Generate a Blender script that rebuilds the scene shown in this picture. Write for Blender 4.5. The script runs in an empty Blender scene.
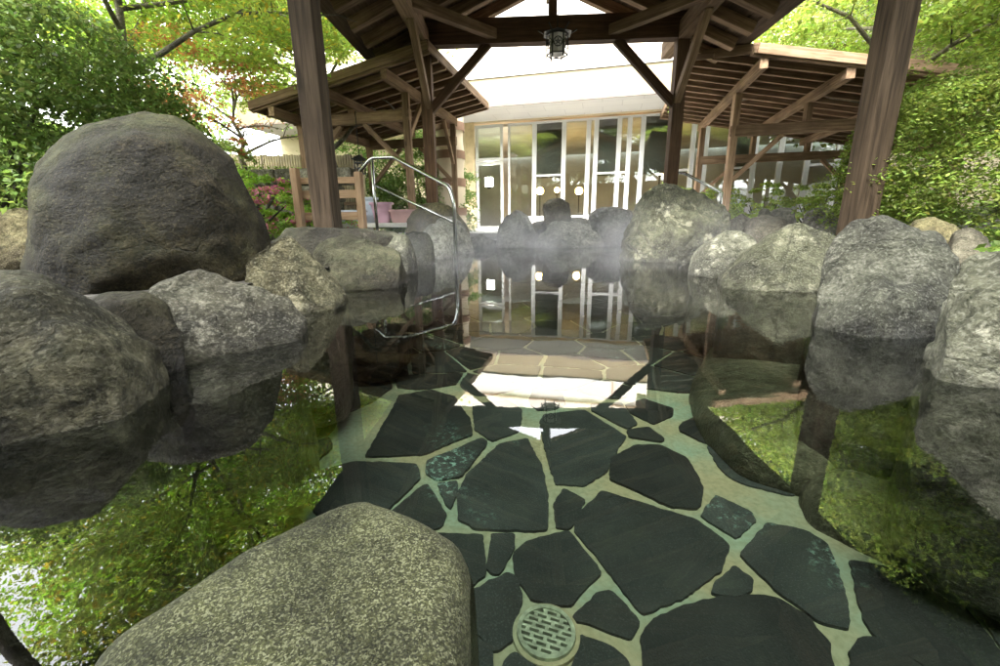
import bpy, bmesh, math, random
import numpy as np
from mathutils import Vector, Matrix, noise
sc = bpy.context.scene
R = math.radians
# ------------------------------------------------------------------ camera
F = 421.0
CAM = np.array([0, 0, .30])
_dn = np.array([20, 1646., F]); _dn /= np.linalg.norm(_dn)
_fw = np.array([20, -108., F]); _fw -= _dn * _fw.dot(_dn); _fw /= np.linalg.norm(_fw)
_rt = np.cross(_dn, _fw)
M = np.array([_rt, _fw, -_dn]).T          # world -> camera (x right, y down, z forward)
cd = bpy.data.cameras.new('camera'); cam = bpy.data.objects.new('camera', cd); sc.collection.objects.link(cam)
cd.sensor_width = 36; cd.lens = F / 1000 * 36; cd.clip_start = .02; cd.clip_end = 400
Rb = np.diag([1, -1, -1]) @ M
m4 = Matrix([list(map(float, r)) for r in Rb.T]).to_4x4(); m4.translation = Vector(CAM)
cam.matrix_world = m4
sc.camera = cam
# ------------------------------------------------------------------ light
w = bpy.data.worlds.new('World'); sc.world = w; w.use_nodes = True
nt = w.node_tree; bg = nt.nodes['Background']
sky = nt.nodes.new('ShaderNodeTexSky'); sky.sky_type = 'NISHITA'; sky.sun_disc = False
SUN_EL, SUN_AZ = 56, 205          # azimuth clockwise from +Y
sky.sun_elevation = R(SUN_EL); sky.sun_rotation = R(SUN_AZ); sky.air_density = 1.0; sky.dust_density = 3.0
hs = nt.nodes.new('ShaderNodeHueSaturation'); hs.inputs['Saturation'].default_value = .12; hs.inputs['Value'].default_value = 1.25
nt.links.new(sky.outputs[0], hs.inputs['Color']); nt.links.new(hs.outputs[0], bg.inputs[0]); bg.inputs[1].default_value = .15
sd = bpy.data.lights.new('sun', 'SUN'); sd.energy = 1.0; sd.angle = R(14); sd.color = (1, .95, .86)
so = bpy.data.objects.new('sun', sd); sc.collection.objects.link(so)
sdir = Vector((math.sin(R(SUN_AZ)) * math.cos(R(SUN_EL)), math.cos(R(SUN_AZ)) * math.cos(R(SUN_EL)), math.sin(R(SUN_EL))))
so.rotation_euler = sdir.to_track_quat('Z', 'Y').to_euler(); so.location = (0, 0, 20)
vs = sc.view_settings; vs.view_transform = 'Standard'; vs.look = 'None'; vs.gamma = 1; vs.exposure = 3.75
sc.cycles.use_denoising = True; sc.cycles.max_bounces = 7; sc.cycles.transparent_max_bounces = 12
sc.cycles.diffuse_bounces = 4; sc.cycles.glossy_bounces = 4; sc.cycles.sample_clamp_indirect = 6
sc.cycles.volume_bounces = 0; sc.cycles.volume_step_rate = 2

# ------------------------------------------------------------------ helpers
def ray(x, y): return M.T @ np.array([x - 500, y - 333, F])
def atz(x, y, z):
    d = ray(x, y); return CAM + d * (z - CAM[2]) / d[2]
def aty(x, y, Y):
    d = ray(x, y); return CAM + d * Y / d[1]
def dist(x, y, D):
    d = ray(x, y); return CAM + d * D / math.hypot(d[0], d[1])
col = sc.collection
def tag(o, label=None, cat=None, group=None, kind=None):
    if label: o['label'] = label
    if cat: o['category'] = cat
    if group: o['group'] = group
    if kind: o['kind'] = kind
    return o
def empty(name, loc=(0, 0, 0), label=None, cat=None, group=None):
    o = bpy.data.objects.new(name, None); o.empty_display_size = .2; col.objects.link(o); o.location = loc
    return tag(o, label, cat, group)
def put(o, parent, mw):
    """give object world matrix mw under an unrotated or rotated empty"""
    if parent is not None:
        o.parent = parent
        pm = wm(parent)
        o.matrix_basis = pm.inverted() @ mw
    else: o.matrix_basis = mw
def wm(o):
    m = o.matrix_basis.copy()
    return wm(o.parent) @ m if o.parent else m
def mesh(name, V, Fc, mat, parent=None, mw=None, smooth=False, cols=None):
    me = bpy.data.meshes.new(name); me.from_pydata([tuple(map(float, v)) for v in V], [], Fc); me.update()
    if mat: me.materials.append(mat)
    if smooth: me.polygons.foreach_set('use_smooth', [True] * len(me.polygons))
    o = bpy.data.objects.new(name, me); col.objects.link(o)
    put(o, parent, mw or Matrix())
    return o
def from_bm(name, bm, mat, parent=None, mw=None, smooth=False):
    me = bpy.data.meshes.new(name); bmesh.ops.recalc_face_normals(bm, faces=bm.faces); bm.to_mesh(me); bm.free()
    if mat: me.materials.append(mat)
    if smooth: me.polygons.foreach_set('use_smooth', [True] * len(me.polygons))
    o = bpy.data.objects.new(name, me); col.objects.link(o); put(o, parent, mw or Matrix())
    return o
def bm_box(bm, c, s, rot=None, bev=0):
    r = bmesh.ops.create_cube(bm, size=1)
    vs_ = r['verts']
    for v in vs_: v.co = Vector((v.co.x * s[0], v.co.y * s[1], v.co.z * s[2]))
    if bev:
        ed = list({e for v in vs_ for e in v.link_edges})
        rr = bmesh.ops.bevel(bm, geom=ed, offset=bev, segments=2, affect='EDGES', profile=.6)
        vs_ = rr['verts']
    mt = Matrix.Translation(c)
    if rot is not None: mt = mt @ rot
    bmesh.ops.transform(bm, matrix=mt, verts=list({v for v in vs_}))
def box(name, c, s, mat, parent=None, bev=0, rz=0):
    bm = bmesh.new(); bm_box(bm, (0, 0, 0), s, bev=bev)
    return from_bm(name, bm, mat, parent, Matrix.Translation(c) @ Matrix.Rotation(rz, 4, 'Z'))
def beam(name, a, b, wd, h, mat, parent=None, up=(0, 0, 1), bev=.006, ext=0):
    """square timber from a to b, local X along the grain"""
    a = Vector(a); b = Vector(b); x = (b - a); L = x.length + 2 * ext; x.normalize()
    up = Vector(up)
    y = up.cross(x)
    if y.length < 1e-3: y = Vector((0, 1, 0)).cross(x)
    y.normalize(); z = x.cross(y)
    mw = Matrix((x, y, z)).transposed().to_4x4(); mw.translation = (a + b) / 2
    bm = bmesh.new(); bm_box(bm, (0, 0, 0), (L, wd, h), bev=bev)
    return from_bm(name, bm, mat, parent, mw)
def tube(name, pts, rad, mat, parent=None, seg=10, bm=None, close=True):
    own = bm is None
    if own: bm = bmesh.new()
    pts = [Vector(p) for p in pts]; rad = rad if hasattr(rad, '__len__') else [rad] * len(pts)
    rings = []; prev = None
    for i, p in enumerate(pts):
        t = (pts[min(i + 1, len(pts) - 1)] - pts[max(i - 1, 0)]).normalized()
        n = t.cross(Vector((0, 0, 1))) if prev is None else prev - t * prev.dot(t)
        if n.length < 1e-3: n = t.cross(Vector((1, 0, 0)))
        n.normalize(); prev = n; b = t.cross(n)
        rings.append([bm.verts.new(p + (n * math.cos(k * 2 * math.pi / seg) + b * math.sin(k * 2 * math.pi / seg)) * rad[i]) for k in range(seg)])
    for r0, r1 in zip(rings, rings[1:]):
        for k in range(seg): bm.faces.new((r0[k], r0[(k + 1) % seg], r1[(k + 1) % seg], r1[k]))
    if close: bm.faces.new(rings[0][::-1]); bm.faces.new(rings[-1])
    if own: return from_bm(name, bm, mat, parent, smooth=True)
def arc(pts, r=.08, n=5):
    """round the corners of a polyline"""
    pts = [Vector(p) for p in pts]; out = [pts[0]]
    for a, b, c in zip(pts, pts[1:], pts[2:]):
        p = b + (a - b).normalized() * r; q = b + (c - b).normalized() * r
        for i in range(n + 1):
            t = i / n; out.append(p * (1 - t) ** 2 + b * 2 * t * (1 - t) + q * t * t)
    return out + [pts[-1]]
def copy_tree(o, parent=None):
    c = o.copy(); col.objects.link(c)
    if parent: c.parent = parent
    for ch in o.children: copy_tree(ch, c)
    return c

# ------------------------------------------------------------------ materials
def newmat(name):
    m = bpy.data.materials.new(name); m.use_nodes = True; n = m.node_tree.nodes; n.clear()
    return m, n, m.node_tree.links
def N(n, t, **k):
    o = n.new('ShaderNode' + t)
    for a, b in k.items():
        if a in o.inputs.keys() or a in ('Scale', 'Detail'): o.inputs[a].default_value = b
        else: setattr(o, a, b)
    return o
def ramp(n, stops, interp='LINEAR'):
    r = n.new('ShaderNodeValToRGB'); r.color_ramp.interpolation = interp
    e = r.color_ramp.elements
    e[0].position, e[0].color = stops[0][0], (*stops[0][1], 1)
    e[1].position, e[1].color = stops[1][0], (*stops[1][1], 1)
    for p, c in stops[2:]:
        x = e.new(p); x.color = (*c, 1)
    return r
def out_principled(n, l):
    o = n.new('ShaderNodeOutputMaterial'); p = n.new('ShaderNodeBsdfPrincipled'); l.new(p.outputs[0], o.inputs[0]); return p
def vmul(n, l, src, s):
    m = n.new('ShaderNodeMapping'); m.inputs['Scale'].default_value = s; l.new(src, m.inputs[0]); return m.outputs[0]
def mixc(n, l, fac, a, b, mode='MIX'):
    m = n.new('ShaderNodeMix'); m.data_type = 'RGBA'; m.blend_type = mode
    for s, v in ((m.inputs[0], fac), (m.inputs[6], a), (m.inputs[7], b)):
        if isinstance(v, (int, float)): s.default_value = v
        elif isinstance(v, tuple): s.default_value = (*v, 1)
        else: l.new(v, s)
    return m.outputs[2]
def mrange(n, l, src, a, b, c=0., d=1.):
    m = n.new('ShaderNodeMapRange'); l.new(src, m.inputs[0])
    for i, v in enumerate((a, b, c, d)): m.inputs[i + 1].default_value = v
    return m.outputs[0]
def math_(n, l, op, a, b=0.):
    m = n.new('ShaderNodeMath'); m.operation = op
    for s, v in ((m.inputs[0], a), (m.inputs[1], b)):
        if isinstance(v, (int, float)): s.default_value = v
        else: l.new(v, s)
    return m.outputs[0]

def ramp_of(n, l, src, stops):
    q = ramp(n, stops); l.new(src, q.inputs[0]); return q.outputs[0]
def rock_mat(name, dark, mid, light, scale=1.0, moss=(.06, .075, .03), mossf=.5, grain=0.0, bump=1.0, crust=.5):
    m, n, l = newmat(name); p = out_principled(n, l)
    tc = n.new('ShaderNodeTexCoord'); oi = n.new('ShaderNodeObjectInfo')
    ad = n.new('ShaderNodeVectorMath'); ad.operation = 'ADD'; l.new(tc.outputs['Object'], ad.inputs[0])
    sv = n.new('ShaderNodeVectorMath'); sv.operation = 'SCALE'; sv.inputs[0].default_value = (17, 9, 5); l.new(oi.outputs['Random'], sv.inputs['Scale'])
    l.new(sv.outputs[0], ad.inputs[1]); co = ad.outputs[0]
    n1 = N(n, 'TexNoise', Scale=3.2 * scale, Detail=10.); n1.inputs['Roughness'].default_value = .62; l.new(co, n1.inputs[0])
    n2 = N(n, 'TexNoise', Scale=22 * scale, Detail=8.); n2.inputs['Roughness'].default_value = .7; l.new(co, n2.inputs[0])
    n3 = N(n, 'TexNoise', Scale=130 * scale, Detail=4.); l.new(co, n3.inputs[0])
    # strata: stretched noise
    st = N(n, 'TexNoise', Scale=6 * scale, Detail=8.); st.inputs['Distortion'].default_value = .2; st.inputs['Roughness'].default_value = .68
    l.new(vmul(n, l, co, (1, 1, 1.3)), st.inputs[0])
    r1 = ramp(n, [(.36, dark), (.5, mid), (.66, light)]); l.new(n1.outputs[0], r1.inputs[0])
    c = mixc(n, l, mrange(n, l, n2.outputs[0], .35, .68), tuple(x * .55 for x in dark), r1.outputs[0])
    # pale lichen crust
    vo = N(n, 'TexNoise', Scale=7.5 * scale, Detail=12.); vo.inputs['Roughness'].default_value = .75; l.new(co, vo.inputs[0])
    c = mixc(n, l, math_(n, l, 'MULTIPLY', mrange(n, l, vo.outputs[0], .56, .64), crust), c, tuple(min(.5, x * 1.9) for x in light))
    wv = n.new('ShaderNodeVectorMath'); wv.operation = 'SCALE'; wv.inputs['Scale'].default_value = .55 / scale; l.new(n1.outputs['Color'], wv.inputs[0])
    wa = n.new('ShaderNodeVectorMath'); wa.operation = 'ADD'; l.new(vmul(n, l, co, (1, 1, 1.7)), wa.inputs[0]); l.new(wv.outputs[0], wa.inputs[1])
    ck = n.new('ShaderNodeTexVoronoi'); ck.feature = 'DISTANCE_TO_EDGE'; ck.inputs['Scale'].default_value = 3.1 * scale; l.new(wa.outputs[0], ck.inputs[0])
    crack = mrange(n, l, ck.outputs['Distance'], .0, .03)
    big_ = N(n, 'TexNoise', Scale=1.6 * scale, Detail=3.); l.new(co, big_.inputs[0])
    c = mixc(n, l, 1.0, c, ramp_of(n, l, big_.outputs[0], [(.35, (.55, .55, .52)), (.62, (1.25, 1.22, 1.15))]), 'MULTIPLY')
    c = mixc(n, l, math_(n, l, 'MULTIPLY', mrange(n, l, ck.outputs['Distance'], .022, .0), .7), c, tuple(x * .3 for x in dark))
    # moss on the upward faces
    ge = n.new('ShaderNodeNewGeometry'); sx = n.new('ShaderNodeSeparateXYZ'); l.new(ge.outputs['Normal'], sx.inputs[0])
    mo = math_(n, l, 'MULTIPLY', mrange(n, l, sx.outputs[2], -.3, .9), mrange(n, l, n1.outputs[0], .42, .62))
    c = mixc(n, l, math_(n, l, 'MULTIPLY', mo, mossf), c, moss)
    # speckle
    c = mixc(n, l, math_(n, l, 'MULTIPLY', mrange(n, l, n3.outputs[0], .54, .64), .28), c, light)
    c = mixc(n, l, math_(n, l, 'MULTIPLY', mrange(n, l, n3.outputs[0], .5, .38), .3), c, tuple(x * .4 for x in dark))
    if grain:
        g = N(n, 'TexVoronoi', Scale=760.); g.feature = 'F1'; l.new(co, g.inputs[0])
        sp = n.new('ShaderNodeSeparateColor'); l.new(g.outputs['Color'], sp.inputs[0])
        rg = ramp(n, [(.0, (.006, .006, .003)), (.38, (.024, .026, .012)), (.62, (.06, .062, .032)), (.92, (.20, .205, .15))]); l.new(sp.outputs[0], rg.inputs[0])
        c = mixc(n, l, grain, c, rg.outputs[0])
        gb = N(n, 'TexNoise', Scale=9., Detail=7.); l.new(co, gb.inputs[0]); c = mixc(n, l, 1.0, c, ramp_of(n, l, gb.outputs[0], [(.36, (.45, .46, .38)), (.62, (1.3, 1.3, 1.22))]), 'MULTIPLY')
    hv = n.new('ShaderNodeHueSaturation'); l.new(c, hv.inputs['Color']); rn = N(n, 'TexWhiteNoise'); rn.noise_dimensions = '1D'; l.new(oi.outputs['Random'], rn.inputs['W'])
    l.new(mrange(n, l, oi.outputs['Random'], 0, 1, .8, 1.25), hv.inputs['Value']); l.new(mrange(n, l, rn.outputs['Value'], 0, 1, .75, 1.35), hv.inputs['Saturation']); c = hv.outputs[0]
    # wet band at the waterline
    sz = n.new('ShaderNodeSeparateXYZ'); l.new(ge.outputs['Position'], sz.inputs[0])
    wz = math_(n, l, 'ADD', sz.outputs[2], math_(n, l, 'MULTIPLY', n2.outputs[0], .05))
    wet = mrange(n, l, wz, .065, .03)
    c = mixc(n, l, math_(n, l, 'MULTIPLY', wet, .45), c, tuple(x * .3 for x in dark))
    l.new(c, p.inputs['Base Color'])
    rr = mrange(n, l, wet, 0, 1, .8, .35); l.new(rr, p.inputs['Roughness']); p.inputs['Specular IOR Level'].default_value = .28
    h = math_(n, l, 'ADD', math_(n, l, 'MULTIPLY', n2.outputs[0], .05), math_(n, l, 'MULTIPLY', st.outputs[0], .10))
    h = math_(n, l, 'ADD', h, math_(n, l, 'MULTIPLY', n3.outputs[0], .007))
    pv_ = N(n, 'TexVoronoi', Scale=34. * scale); pv_.feature = 'SMOOTH_F1'; l.new(wa.outputs[0], pv_.inputs[0])
    h = math_(n, l, 'ADD', h, math_(n, l, 'MULTIPLY', mrange(n, l, pv_.outputs['Distance'], .0, .45), .016))
    h = math_(n, l, 'ADD', h, math_(n, l, 'MULTIPLY', crack, .012))
    if grain: h = math_(n, l, 'ADD', h, math_(n, l, 'MULTIPLY', sp.outputs[1], .004))
    b = n.new('ShaderNodeBump'); b.inputs['Strength'].default_value = .85; b.inputs['Distance'].default_value = .62 * bump / scale
    l.new(h, b.inputs['Height']); l.new(b.outputs[0], p.inputs['Normal'])
    return m
def wood_mat(name, c1, c2, rough=.6, knots=True):
    m, n, l = newmat(name); p = out_principled(n, l)
    tc = n.new('ShaderNodeTexCoord'); oi = n.new('ShaderNodeObjectInfo')
    ad = n.new('ShaderNodeVectorMath'); ad.operation = 'ADD'; l.new(tc.outputs['Object'], ad.inputs[0])
    sv = n.new('ShaderNodeVectorMath'); sv.operation = 'SCALE'; sv.inputs[0].default_value = (31, 17, 7); l.new(oi.outputs['Random'], sv.inputs['Scale']); l.new(sv.outputs[0], ad.inputs[1])
    v = vmul(n, l, ad.outputs[0], (1.2, 22, 22))
    a = N(n, 'TexNoise', Scale=1.6, Detail=8.); a.inputs['Distortion'].default_value = .6; l.new(v, a.inputs[0])
    f = N(n, 'TexNoise', Scale=9., Detail=4.); l.new(vmul(n, l, ad.outputs[0], (.7, 18, 18)), f.inputs[0])
    b = N(n, 'TexNoise', Scale=2.2, Detail=5.); l.new(ad.outputs[0], b.inputs[0])
    r = ramp(n, [(.32, c1), (.68, c2)]); l.new(a.outputs[0], r.inputs[0])
    c = mixc(n, l, math_(n, l, 'MULTIPLY', mrange(n, l, b.outputs[0], .42, .7), .55), r.outputs[0], tuple(x * .45 for x in c1))
    c = mixc(n, l, math_(n, l, 'MULTIPLY', mrange(n, l, f.outputs[0], .5, .7), .5), c, tuple(x * .4 for x in c1))
    vo = N(n, 'TexVoronoi', Scale=1.5); l.new(vmul(n, l, ad.outputs[0], (1, 3, 3)), vo.inputs[0])
    c = mixc(n, l, math_(n, l, 'MULTIPLY', mrange(n, l, vo.outputs['Distance'], .09, .04), .8), c, tuple(x * .25 for x in c1))
    hv = n.new('ShaderNodeHueSaturation'); l.new(c, hv.inputs['Color']); l.new(mrange(n, l, oi.outputs['Random'], 0, 1, .75, 1.2), hv.inputs['Value'])
    l.new(hv.outputs[0], p.inputs['Base Color']); p.inputs['Roughness'].default_value = .8; p.inputs['Specular IOR Level'].default_value = .15
    bu = n.new('ShaderNodeBump'); bu.inputs['Strength'].default_value = .35; bu.inputs['Distance'].default_value = .01
    l.new(a.outputs[0], bu.inputs['Height']); l.new(bu.outputs[0], p.inputs['Normal'])
    return m
def plain(name, c, rough=.6, metal=0, nz=.12, sc_=6., bump=.1):
    m, n, l = newmat(name); p = out_principled(n, l)
    tc = n.new('ShaderNodeTexCoord'); a = N(n, 'TexNoise', Scale=sc_, Detail=8.); l.new(tc.outputs['Object'], a.inputs[0])
    r = ramp(n, [(.3, tuple(x * (1 - nz * 2) for x in c)), (.7, tuple(min(1, x * (1 + nz)) for x in c))]); l.new(a.outputs[0], r.inputs[0])
    l.new(r.outputs[0], p.inputs['Base Color']); p.inputs['Roughness'].default_value = rough; p.inputs['Metallic'].default_value = metal
    if bump:
        b = N(n, 'TexNoise', Scale=sc_ * 12, Detail=4.); l.new(tc.outputs['Object'], b.inputs[0])
        bu = n.new('ShaderNodeBump'); bu.inputs['Strength'].default_value = bump; bu.inputs['Distance'].default_value = .01
        l.new(b.outputs[0], bu.inputs['Height']); l.new(bu.outputs[0], p.inputs['Normal'])
    return m
def leaf_mat(name, c, trans=.5, var=.35):
    m, n, l = newmat(name); o = n.new('ShaderNodeOutputMaterial')
    at = n.new('ShaderNodeAttribute'); at.attribute_name = 'tint'
    cc = mixc(n, l, 1.0, c, at.outputs['Color'], 'MULTIPLY')
    d = n.new('ShaderNodeBsdfDiffuse'); t = n.new('ShaderNodeBsdfTranslucent'); g = n.new('ShaderNodeBsdfGlossy'); g.inputs['Roughness'].default_value = .45
    l.new(cc, d.inputs[0]); 
    c2 = mixc(n, l, 1.0, cc, (1.12, 1.08, .85), 'MULTIPLY'); l.new(c2, t.inputs[0])
    mx = n.new('ShaderNodeMixShader'); mx.inputs[0].default_value = trans; l.new(d.outputs[0], mx.inputs[1]); l.new(t.outputs[0], mx.inputs[2])
    m2 = n.new('ShaderNodeMixShader'); m2.inputs[0].default_value = .02; l.new(mx.outputs[0], m2.inputs[1]); l.new(g.outputs[0], m2.inputs[2])
    l.new(m2.outputs[0], o.inputs[0])
    return m
def emit(name, c, s):
    m, n, l = newmat(name); o = n.new('ShaderNodeOutputMaterial'); e = n.new('ShaderNodeEmission'); e.inputs[0].default_value = (*c, 1); e.inputs[1].default_value = s; l.new(e.outputs[0], o.inputs[0]); return m
def glass_mat(name, tint=(.85, .9, .88), ior=1.5, bump=0):
    m, n, l = newmat(name); o = n.new('ShaderNodeOutputMaterial')
    f = n.new('ShaderNodeFresnel'); f.inputs[0].default_value = ior
    t = n.new('ShaderNodeBsdfTransparent'); t.inputs[0].default_value = (*tint, 1); g = n.new('ShaderNodeBsdfGlossy'); g.inputs['Roughness'].default_value = 0
    mx = n.new('ShaderNodeMixShader'); l.new(f.outputs[0], mx.inputs[0]); l.new(t.outputs[0], mx.inputs[1]); l.new(g.outputs[0], mx.inputs[2]); l.new(mx.outputs[0], o.inputs[0])
    return m

ROCK_D = rock_mat('rock_dark', (.013, .0115, .007), (.032, .027, .016), (.085, .074, .05), mossf=.4, crust=.22)
ROCK_G = rock_mat('rock_grey', (.042, .043, .031), (.105, .108, .082), (.26, .26, .22), moss=(.07, .08, .035), mossf=.45, crust=.45)
ROCK_B = rock_mat('rock_brown_grey', (.030, .028, .017), (.085, .078, .053), (.25, .24, .19), moss=(.06, .065, .03), mossf=.4, crust=.4)
ROCK_P = rock_mat('rock_far_lifted', (.22, .22, .21), (.48, .48, .46), (.60, .60, .58), mossf=.15, crust=.5)  # paler copy of the grey rock, makes up for shade at the far end
ROCK_U = rock_mat('rock_sunken', (.10, .11, .08), (.20, .215, .16), (.32, .335, .27), moss=(.12, .13, .10), mossf=.15, crust=.3)
ROCK_L = rock_mat('rock_pale', (.10, .095, .08), (.20, .19, .165), (.33, .31, .27), mossf=.2, crust=.4, scale=1.3)
ROCK_F = rock_mat('rock_granite', (.030, .032, .018), (.065, .07, .04), (.16, .165, .10), scale=2.0, mossf=.25, grain=.68, bump=.6, crust=.2)
ROCK_T = rock_mat('rock_tan', (.07, .06, .035), (.16, .14, .09), (.28, .25, .17), mossf=.3, crust=.2, scale=1.6)
WOOD = wood_mat('wood_weathered', (.17, .108, .065), (.36, .245, .155))
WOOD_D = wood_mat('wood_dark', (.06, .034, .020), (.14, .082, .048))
WOOD_L = wood_mat('wood_fresh', (.32, .20, .12), (.48, .33, .21))
BOARD = wood_mat('roof_board_wood', (.10, .065, .042), (.19, .13, .088))
WOOD_M = wood_mat('wood_darkest', (.022, .015, .009), (.075, .053, .034))  # darkest timber tone, used on the near posts
ROOFING = plain('roofing', (.04, .035, .03), .8)
STEEL = plain('stainless_steel', (.42, .43, .42), .22, 1.0, .05, bump=.02)
IRON = plain('cast_iron', (.03, .03, .028), .5, .6)
WHITEF = plain('white_frame', (.52, .52, .50), .4, 0, .03, bump=0)
CREAM = plain('cream_wall', (.58, .48, .32), .8, 0, .06, 2.)
UPWALL = plain('upper_wall_white', (.62, .56, .48), .85, 0, .04, 1.5)
SOFFIT = plain('soffit_board', (.72, .70, .66), .8, 0, .03, bump=0)

# ------------------------------------------------------------------ terrain, pool
PX0, PX1, PY0, PY1 = -.98, 1.42, -.75, 6.3
def gz(x, y):
    z = .10
    if x < -2.6: z += .33 * (min(-2.6 - x, 9)) ** 1.15 * min(1, max(0, (9.5 - y) / 3)) if y > 6.5 else .33 * min(-2.6 - x, 9) ** 1.15
    if x > 5.2: z += .25 * min(x - 5.2, 12) ** 1.1 * (min(1, max(0, (9.5 - y) / 3)) if y > 6.5 else 1)
    if y < -2.5: z += .12 * min(-2.5 - y, 10)
    return z
def ground():
    def axis(a, b, lo, hi, inner):
        s = [lo, -60, -30, -18, -12]; s = [t for t in s if t < a - 8]
        s = [lo] + [t for t in (-60, -40, -25, -16, -11) if t > lo]
        mid = list(np.arange(-8, 8.01, .4)) if inner == 'x' else list(np.arange(-8, 16.01, .4))
        e = [t for t in (11, 16, 25, 40, 60) if t > mid[-1]] + [hi]
        al = [t for t in s + mid + e if all(abs(t - q) > .12 for q in (a, b))] + [a, b]
        return sorted(set(round(float(t), 3) for t in al))
    xs = axis(PX0, PX1, -120, 120, 'x'); ys = axis(PY0, PY1, -120, 160, 'y')
    V = [(x, y, gz(x, y) + (0.05 * noise.noise(Vector((x * .7, y * .7, 0))) if not (-2.6 < x < 6 and y > 6) else 0)) for y in ys for x in xs]
    Fc = []; nx = len(xs)
    for j in range(len(ys) - 1):
        for i in range(nx - 1):
            cx = (xs[i] + xs[i + 1]) / 2; cy = (ys[j] + ys[j + 1]) / 2
            if PX0 < cx < PX1 and PY0 < cy < PY1: continue
            Fc.append((j * nx + i, j * nx + i + 1, (j + 1) * nx + i + 1, (j + 1) * nx + i))
    m, n, l = newmat('earth_and_gravel'); p = out_principled(n, l)
    ge = n.new('ShaderNodeNewGeometry')
    v = N(n, 'TexVoronoi', Scale=28.); l.new(ge.outputs['Position'], v.inputs[0])
    a = N(n, 'TexNoise', Scale=.8, Detail=8.); l.new(ge.outputs['Position'], a.inputs[0])
    sp = n.new('ShaderNodeSeparateColor'); l.new(v.outputs['Color'], sp.inputs[0])
    gr = ramp(n, [(0, (.015, .013, .01)), (1, (.06, .055, .045))]); l.new(sp.outputs[0], gr.inputs[0])
    so_ = ramp(n, [(.35, (.05, .045, .03)), (.6, (.09, .11, .04))]); l.new(a.outputs[0], so_.inputs[0])
    xy = n.new('ShaderNodeSeparateXYZ'); l.new(ge.outputs['Position'], xy.inputs[0])
    hi = mrange(n, l, math_(n, l, 'ADD', xy.outputs[2], math_(n, l, 'MULTIPLY', a.outputs[0], .3)), .3, .45)
    l.new(mixc(n, l, hi, gr.outputs[0], so_.outputs[0]), p.inputs['Base Color']); p.inputs['Roughness'].default_value = .9
    b = n.new('ShaderNodeBump'); b.inputs['Strength'].default_value = .8; b.inputs['Distance'].default_value = .03; l.new(v.outputs['Distance'], b.inputs['Height']); l.new(b.outputs[0], p.inputs['Normal'])
    tag(mesh('ground', V, Fc, m, smooth=True), kind='structure')
ground()
ZF = -.5
# pool walls
wallm = rock_mat('pool_wall_stone', (.03, .035, .025), (.07, .08, .05), (.13, .14, .10), scale=1.5)
bm = bmesh.new(); t = .12
for c, s in (((PX0 - t / 2, (PY0 + PY1) / 2, -.215), (t, PY1 - PY0 + 2 * t, .60)), ((PX1 + t / 2, (PY0 + PY1) / 2, -.215), (t, PY1 - PY0 + 2 * t, .60)),
             (((PX0 + PX1) / 2, PY0 - t / 2, -.215), (PX1 - PX0, t, .60)), (((PX0 + PX1) / 2, PY1 + t / 2, -.215), (PX1 - PX0, t, .60))):
    bm_box(bm, c, s)
tag(from_bm('pool_wall', bm, wallm), kind='structure')
# pool floor: grout sheet + crazy paving slabs
def grout_mat():
    m, n, l = newmat('grout'); p = out_principled(n, l); ge = n.new('ShaderNodeNewGeometry')
    a = N(n, 'TexNoise', Scale=3.5, Detail=6.); l.new(ge.outputs['Position'], a.inputs[0])
    b = N(n, 'TexNoise', Scale=60., Detail=6.); l.new(ge.outputs['Position'], b.inputs[0])
    r = ramp(n, [(.40, (.33, .32, .20)), (.62, (.24, .33, .25))]); l.new(a.outputs[0], r.inputs[0])
    c = mixc(n, l, math_(n, l, 'MULTIPLY', mrange(n, l, b.outputs[0], .4, .7), .5), r.outputs[0], (.16, .17, .09))
    l.new(c, p.inputs['Base Color']); p.inputs['Roughness'].default_value = .8
    bu = n.new('ShaderNodeBump'); bu.inputs['Strength'].default_value = .4; bu.inputs['Distance'].default_value = .01; l.new(b.outputs[0], bu.inputs['Height']); l.new(bu.outputs[0], p.inputs['Normal'])
    return m
def slate_mat():
    m, n, l = newmat('slate'); p = out_principled(n, l); ge = n.new('ShaderNodeNewGeometry')
    a = N(n, 'TexNoise', Scale=5., Detail=8.); l.new(ge.outputs['Position'], a.inputs[0])
    b = N(n, 'TexNoise', Scale=240., Detail=3.); l.new(ge.outputs['Position'], b.inputs[0])
    r = ramp(n, [(.35, (.010, .014, .014)), (.65, (.022, .029, .028))]); l.new(a.outputs[0], r.inputs[0])
    c = mixc(n, l, math_(n, l, 'MULTIPLY', mrange(n, l, b.outputs[0], .55, .72), .35), r.outputs[0], (.10, .13, .12))
    # pale mineral scale left by the spring water
    d = N(n, 'TexNoise', Scale=2.4, Detail=3.); l.new(ge.outputs['Position'], d.inputs[0]); e = N(n, 'TexNoise', Scale=45., Detail=8.); e.inputs['Roughness'].default_value = .8; l.new(ge.outputs['Position'], e.inputs[0])
    f = math_(n, l, 'MULTIPLY', mrange(n, l, d.outputs[0], .60, .72), mrange(n, l, e.outputs[0], .52, .62))
    c = mixc(n, l, f, c, (.25, .42, .36))
    at = n.new('ShaderNodeAttribute'); at.attribute_name = 'tint'; c = mixc(n, l, 1.0, c, at.outputs['Color'], 'MULTIPLY')
    si = N(n, 'TexNoise', Scale=8., Detail=9.); si.inputs['Roughness'].default_value = .7; l.new(ge.outputs['Position'], si.inputs[0])
    c = mixc(n, l, math_(n, l, 'MULTIPLY', mrange(n, l, si.outputs[0], .5, .78), .4), c, (.055, .07, .045))
    l.new(c, p.inputs['Base Color']); p.inputs['Roughness'].default_value = .75
    bu = n.new('ShaderNodeBump'); bu.inputs['Strength'].default_value = .4; bu.inputs['Distance'].default_value = .006; l.new(b.outputs[0], bu.inputs['Height']); l.new(bu.outputs[0], p.inputs['Normal'])
    return m
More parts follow.
